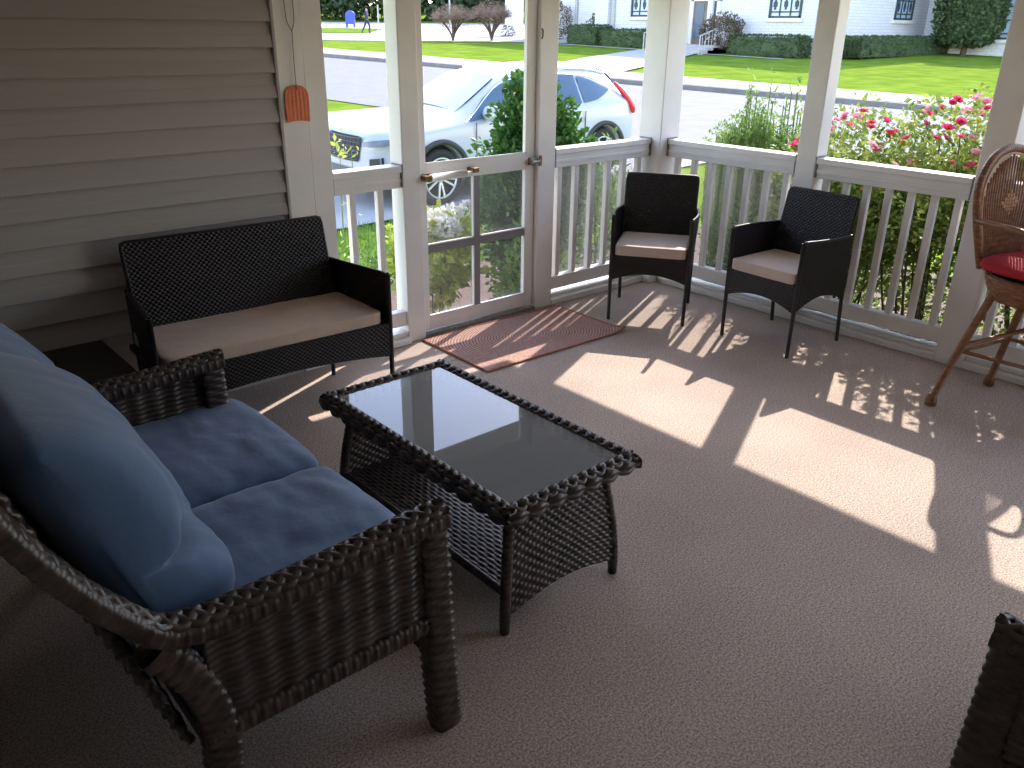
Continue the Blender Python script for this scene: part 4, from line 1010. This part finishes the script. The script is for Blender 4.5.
rs = np.random.RandomState(9); mb = MB(); P = rs.normal(size=(12000, 3)); P /= (np.abs(P) ** 5).sum(1)[:, None] ** .2; P = P * [1.45, 1.45, 2.9] * (1 - .12 * rs.uniform(0, 1, (12000, 1))) + [0, 0, 3.35]
leaves(mb, P, .19, aspect=.7, rng=rs); mb.build('foliage', M['leafhedge'], ct)
MB().lathe([(.3, .55), (1.05, .7), (1.22, 1.2), (1.25, 4.5), (1.1, 5.7), (.4, 6.1)], (0, 0, 0), 20).build('inner_twigs', M['leafhedge'], ct, True)
MB().tube([(0, 0, -.1), (0, 0, 2.2)], .16, 8).build('trunk', M['stem'], ct)

# bare twin shrubs
def bareshrub(x, y, label, seed, R_=1.2, H_=2.0):
    g = G(x, y); root = empty('bare_shrub', (x, y, g)); tag(root, label, 'shrub', 'twin bare shrubs on the far lawn'); rs = np.random.RandomState(seed); mb = MB(); tw = MB()
    for k in range(9):
        a = rs.uniform(0, 2 * PI); q = rs.uniform(.3, .8); t = np.array([math.cos(a) * R_ * q, math.sin(a) * R_ * q, H_ * .62]); mb.tube(smooth_path([(0, 0, 0), t * [.25, .25, .45], t], 4), .055, 5, cap=False)
        for j in range(90):
            d = rs.normal(size=3); d[2] = abs(d[2]) * .8; d /= np.linalg.norm(d); e = t + d * [.8, .8, .75] * rs.uniform(.4, 1); e[2] = min(e[2], H_); tw.tube([t, (t + e) / 2 + rs.normal(size=3) * .05, e], [.014, .01, .007], 3, cap=False)
    mb.build('stem', M['stem'], root); tw.build('twigs', M['bare'], root)
    mb = MB(); P, d = blob_points((0, 0, H_ * .68), (R_, R_, H_ * .36), 2200, .1, .5, rs, seed); leaves(mb, P, .09, aspect=.3, rng=rs); mb.build('foliage', M['bare'], root)
bareshrub(28.0, 39.6, 'left one of two bare brown shrubs on the lawn up the street', 1); bareshrub(30.2, 38.6, 'right one of two bare brown shrubs on the lawn up the street', 2, 1.25, 2.2)
bigshrub('round_shrub', 34.6, 42.2, .45, .7, 300, 'leafred', 'tiny round bush at the foot of the white pillar', 'shrub', seed=18, leaf=.12)
tag(MB().box(36.15, 37.1, 43.5, 44.4, .8, 6).build('pillar', M['white'], bevel=.03), 'square white pillar on the lawn up the street', 'pillar')

# mailbox, person, poles
mbx = empty('mailbox', (33.6, 61, G(33.6, 61) + .03), .9); tag(mbx, 'blue round-topped street mailbox beyond the parking lot', 'mailbox')
m = MB(); prof = [(-.36, .25), (-.36, .95)] + [(.36 * math.cos(a), .95 + .32 * math.sin(a)) for a in np.linspace(PI, 0, 9)][1:-1] + [(.36, .95), (.36, .25)]
m.grid(np.array([[(s, y, z) for y, z in prof] for s in (-.33, .33)]), closev=True); b = m.n - 2 * len(prof); m.f.append(tuple(b + k for k in range(len(prof)))); m.f.append(tuple(b + 2 * len(prof) - 1 - k for k in range(len(prof)))); m.build('box_body', M['mailblue'], mbx)
for sx in (-.28, .28):
    for sy in (-.3, .3): MB().box(sx - .04, sx + .04, sy - .04, sy + .04, 0, .25).build('leg', M['mailblue'], mbx)
MB().box(-.25, .25, -.38, -.36, .95, 1.08).build('mail_door', M['mailblue'], mbx)

pr = empty('person', (28.4, 50, G(28.4, 50) + .03), .6); tag(pr, 'person in dark navy clothes walking in the distant parking lot', 'person')
def skin_mesh(name, verts, edges, radii, m, root):
    me = bpy.data.meshes.new(name); me.from_pydata(verts, edges, []); o = bpy.data.objects.new(name, me); COL.objects.link(o)
    md = o.modifiers.new('skin', 'SKIN'); 
    for i, r_ in enumerate(radii): me.skin_vertices[0].data[i].radius = (r_, r_) if not isinstance(r_, tuple) else r_
    me.skin_vertices[0].data[0].use_root = True
    ss = o.modifiers.new('ss', 'SUBSURF'); ss.levels = ss.render_levels = 1
    bpy.context.view_layer.update(); dg = bpy.context.evaluated_depsgraph_get(); nm = bpy.data.meshes.new_from_object(o.evaluated_get(dg)); o.modifiers.clear(); o.data = nm
    nm.materials.clear(); nm.materials.append(m); nm.polygons.foreach_set('use_smooth', [True] * len(nm.polygons)); o.parent = root; return o
def ensure_skin(me):
    return me
V = [(0, 0, .92), (0, 0, 1.15), (0, 0, 1.38), (0, 0, 1.48), (0, 0, 1.62), (.18, 0, 1.36), (.24, .10, 1.10), (.24, -.02, .88), (-.18, 0, 1.36), (-.24, -.10, 1.10), (-.24, -.16, .88),
     (.09, 0, .86), (.10, -.16, .48), (.10, -.10, .07), (.10, -.24, .04), (-.09, 0, .86), (-.10, .14, .48), (-.10, .36, .12), (-.10, .26, .04)]
E_ = [(0, 1), (1, 2), (2, 3), (3, 4), (2, 5), (5, 6), (6, 7), (2, 8), (8, 9), (9, 10), (0, 11), (11, 12), (12, 13), (13, 14), (0, 15), (15, 16), (16, 17), (17, 18)]
Rr = [(.16, .12), (.16, .11), (.18, .11), .06, (.085, .10), .07, .05, .035, .07, .05, .035, .10, .065, .045, .04, .10, .065, .045, .04]
def person_body():
    me = bpy.data.meshes.new('body'); me.from_pydata(V, E_, []); o = bpy.data.objects.new('body', me); COL.objects.link(o)
    md = o.modifiers.new('skin', 'SKIN'); 
    if not me.skin_vertices:
        import bmesh as _b
        bm_ = _b.new(); bm_.from_mesh(me); bm_.verts.layers.skin.verify(); bm_.to_mesh(me); bm_.free()
    for i, r_ in enumerate(Rr): me.skin_vertices[0].data[i].radius = r_ if isinstance(r_, tuple) else (r_, r_)
    me.skin_vertices[0].data[0].use_root = True
    ss = o.modifiers.new('ss', 'SUBSURF'); ss.levels = ss.render_levels = 1
    bpy.context.view_layer.update(); dg = bpy.context.evaluated_depsgraph_get(); nm = bpy.data.meshes.new_from_object(o.evaluated_get(dg)); o.modifiers.clear(); o.data = nm
    nm.materials.clear(); nm.materials.append(M['navy']); nm.materials.append(M['skin'])
    for p in nm.polygons:
        p.use_smooth = True
        z = p.center.z; p.material_index = 1 if (z > 1.46 or (abs(p.center.x) > .18 and z < .93 and z > .8)) else 0
    o.parent = pr; return o
person_body()
MB().lathe([(.02, 1.66), (.085, 1.665), (.095, 1.70), (.07, 1.745), (.02, 1.76)], (0, .015, 0), 12).build('hair', M['hair'], pr, True)
def pole(name, x, y, h, r_, label, cat): tag(MB().tube([(x, y, G(x, y) - .1), (x, y, G(x, y) + h)], r_, 8).build(name, M['polegrey']), label, cat)
pole('sign_post', 28.2, 48.2, 1.9, .05, 'thin grey post standing beside the distant walking person', 'post')
pole('lamp_pole', 40.5, 61.0, 9, .07, 'left tall thin pole rising behind the bare shrubs', 'pole'); pole('lamp_pole', 43.0, 60.0, 9, .07, 'right tall thin pole rising behind the bare shrubs', 'pole')

# far trees: dark wood behind the lot
base = MB
def fartree(l, d, r_, h, seed, first=[None]):
    p = np.array([-4.645, -3.831]) + Fv * d + Rv * l; g = G(*p)
    root = empty('tree', (p[0], p[1], g)); tag(root, 'dark leafy tree in the wood behind the parking lot', 'tree', 'trees of the distant dark wood')
    rs = np.random.RandomState(seed); mb = MB()
    for (dx, z, a, c, fr) in ((0, h * .55, r_, h * .45, .5), (r_ * .5, h * .3, r_ * .8, h * .3, .25), (-r_ * .5, h * .3, r_ * .8, h * .3, .25)):
        P, dd_ = blob_points((dx, 0, z), (a, a, c), int(1500 * fr), .3, .4, rs, seed, .1); leaves(mb, P, .75, aspect=.6, out=dd_ * .5, rng=rs)
    mb.build('crown', M['leaffar'], root); MB().tube([(0, 0, 0), (0, 0, h * .6)], .25, 6).build('trunk', M['stem'], root)
k = 0
for row_, d_ in enumerate((95, 102)):
    for l in np.arange(-42 + row_ * 3.1, 10, 6.2):
        fartree(l, d_, 3.0, 9.0 + (k % 2) * 1.5, 200 + k); k += 1
#@@END
# ================================================================== CAMERA, LIGHT
f, pitch, roll, yaw = 826.99, .406328, -.0111518, .8563003
F = Vector((math.cos(yaw) * math.cos(pitch), math.sin(yaw) * math.cos(pitch), -math.sin(pitch)))
R = Vector((math.sin(yaw), -math.cos(yaw), 0)); D = F.cross(R)
R2 = R * math.cos(roll) + D * math.sin(roll); D2 = -R * math.sin(roll) + D * math.cos(roll)
cam = bpy.data.cameras.new('camera'); co = bpy.data.objects.new('camera', cam); COL.objects.link(co)
Mx = Matrix((R2, -D2, -F)).transposed().to_4x4(); Mx.translation = Vector((-4.645, -3.831, 1.7)); co.matrix_world = Mx
cam.sensor_width = 36; cam.lens = f / 1024 * 36; cam.clip_start = .01; cam.clip_end = 500
SC.camera = co
el = math.radians(37.7); az = math.radians(24.3)
sv = Vector((math.cos(az) * math.cos(el), math.sin(az) * math.cos(el), math.sin(el)))
sl = bpy.data.lights.new('sun', 'SUN'); sl.energy = 6.2; sl.angle = math.radians(.55); sl.color = (1, .92, .83)
so = bpy.data.objects.new('sun', sl); COL.objects.link(so); so.rotation_euler = (-sv).to_track_quat('-Z', 'Y').to_euler(); so.location = (8, 4, 8)
w = bpy.data.worlds.new('sky'); SC.world = w; w.use_nodes = True; N, L = w.node_tree.nodes, w.node_tree.links
sky = N.new('ShaderNodeTexSky'); sky.sky_type = 'NISHITA'; sky.sun_disc = False; sky.sun_elevation = el; sky.sun_rotation = PI / 2 - az
sky.air_density = 1.0; sky.dust_density = .5; sky.ozone_density = 1.6
bg = N['Background']; bg.inputs[1].default_value = .62; tn = N.new('ShaderNodeMix'); tn.data_type = 'RGBA'; tn.blend_type = 'MULTIPLY'; tn.inputs[0].default_value = 1; tn.inputs[7].default_value = (1.15, 1.0, .94, 1); L.new(sky.outputs[0], tn.inputs[6]); L.new(tn.outputs[2], bg.inputs[0])
SC.view_settings.view_transform = 'Standard'; SC.view_settings.look = 'None'; SC.view_settings.gamma = 1; SC.view_settings.exposure = .56
SC.view_settings.use_curve_mapping = False
SC.cycles.max_bounces = 8; SC.cycles.diffuse_bounces = 5; SC.cycles.transparent_max_bounces = 16; SC.cycles.caustics_reflective = False; SC.cycles.caustics_refractive = False
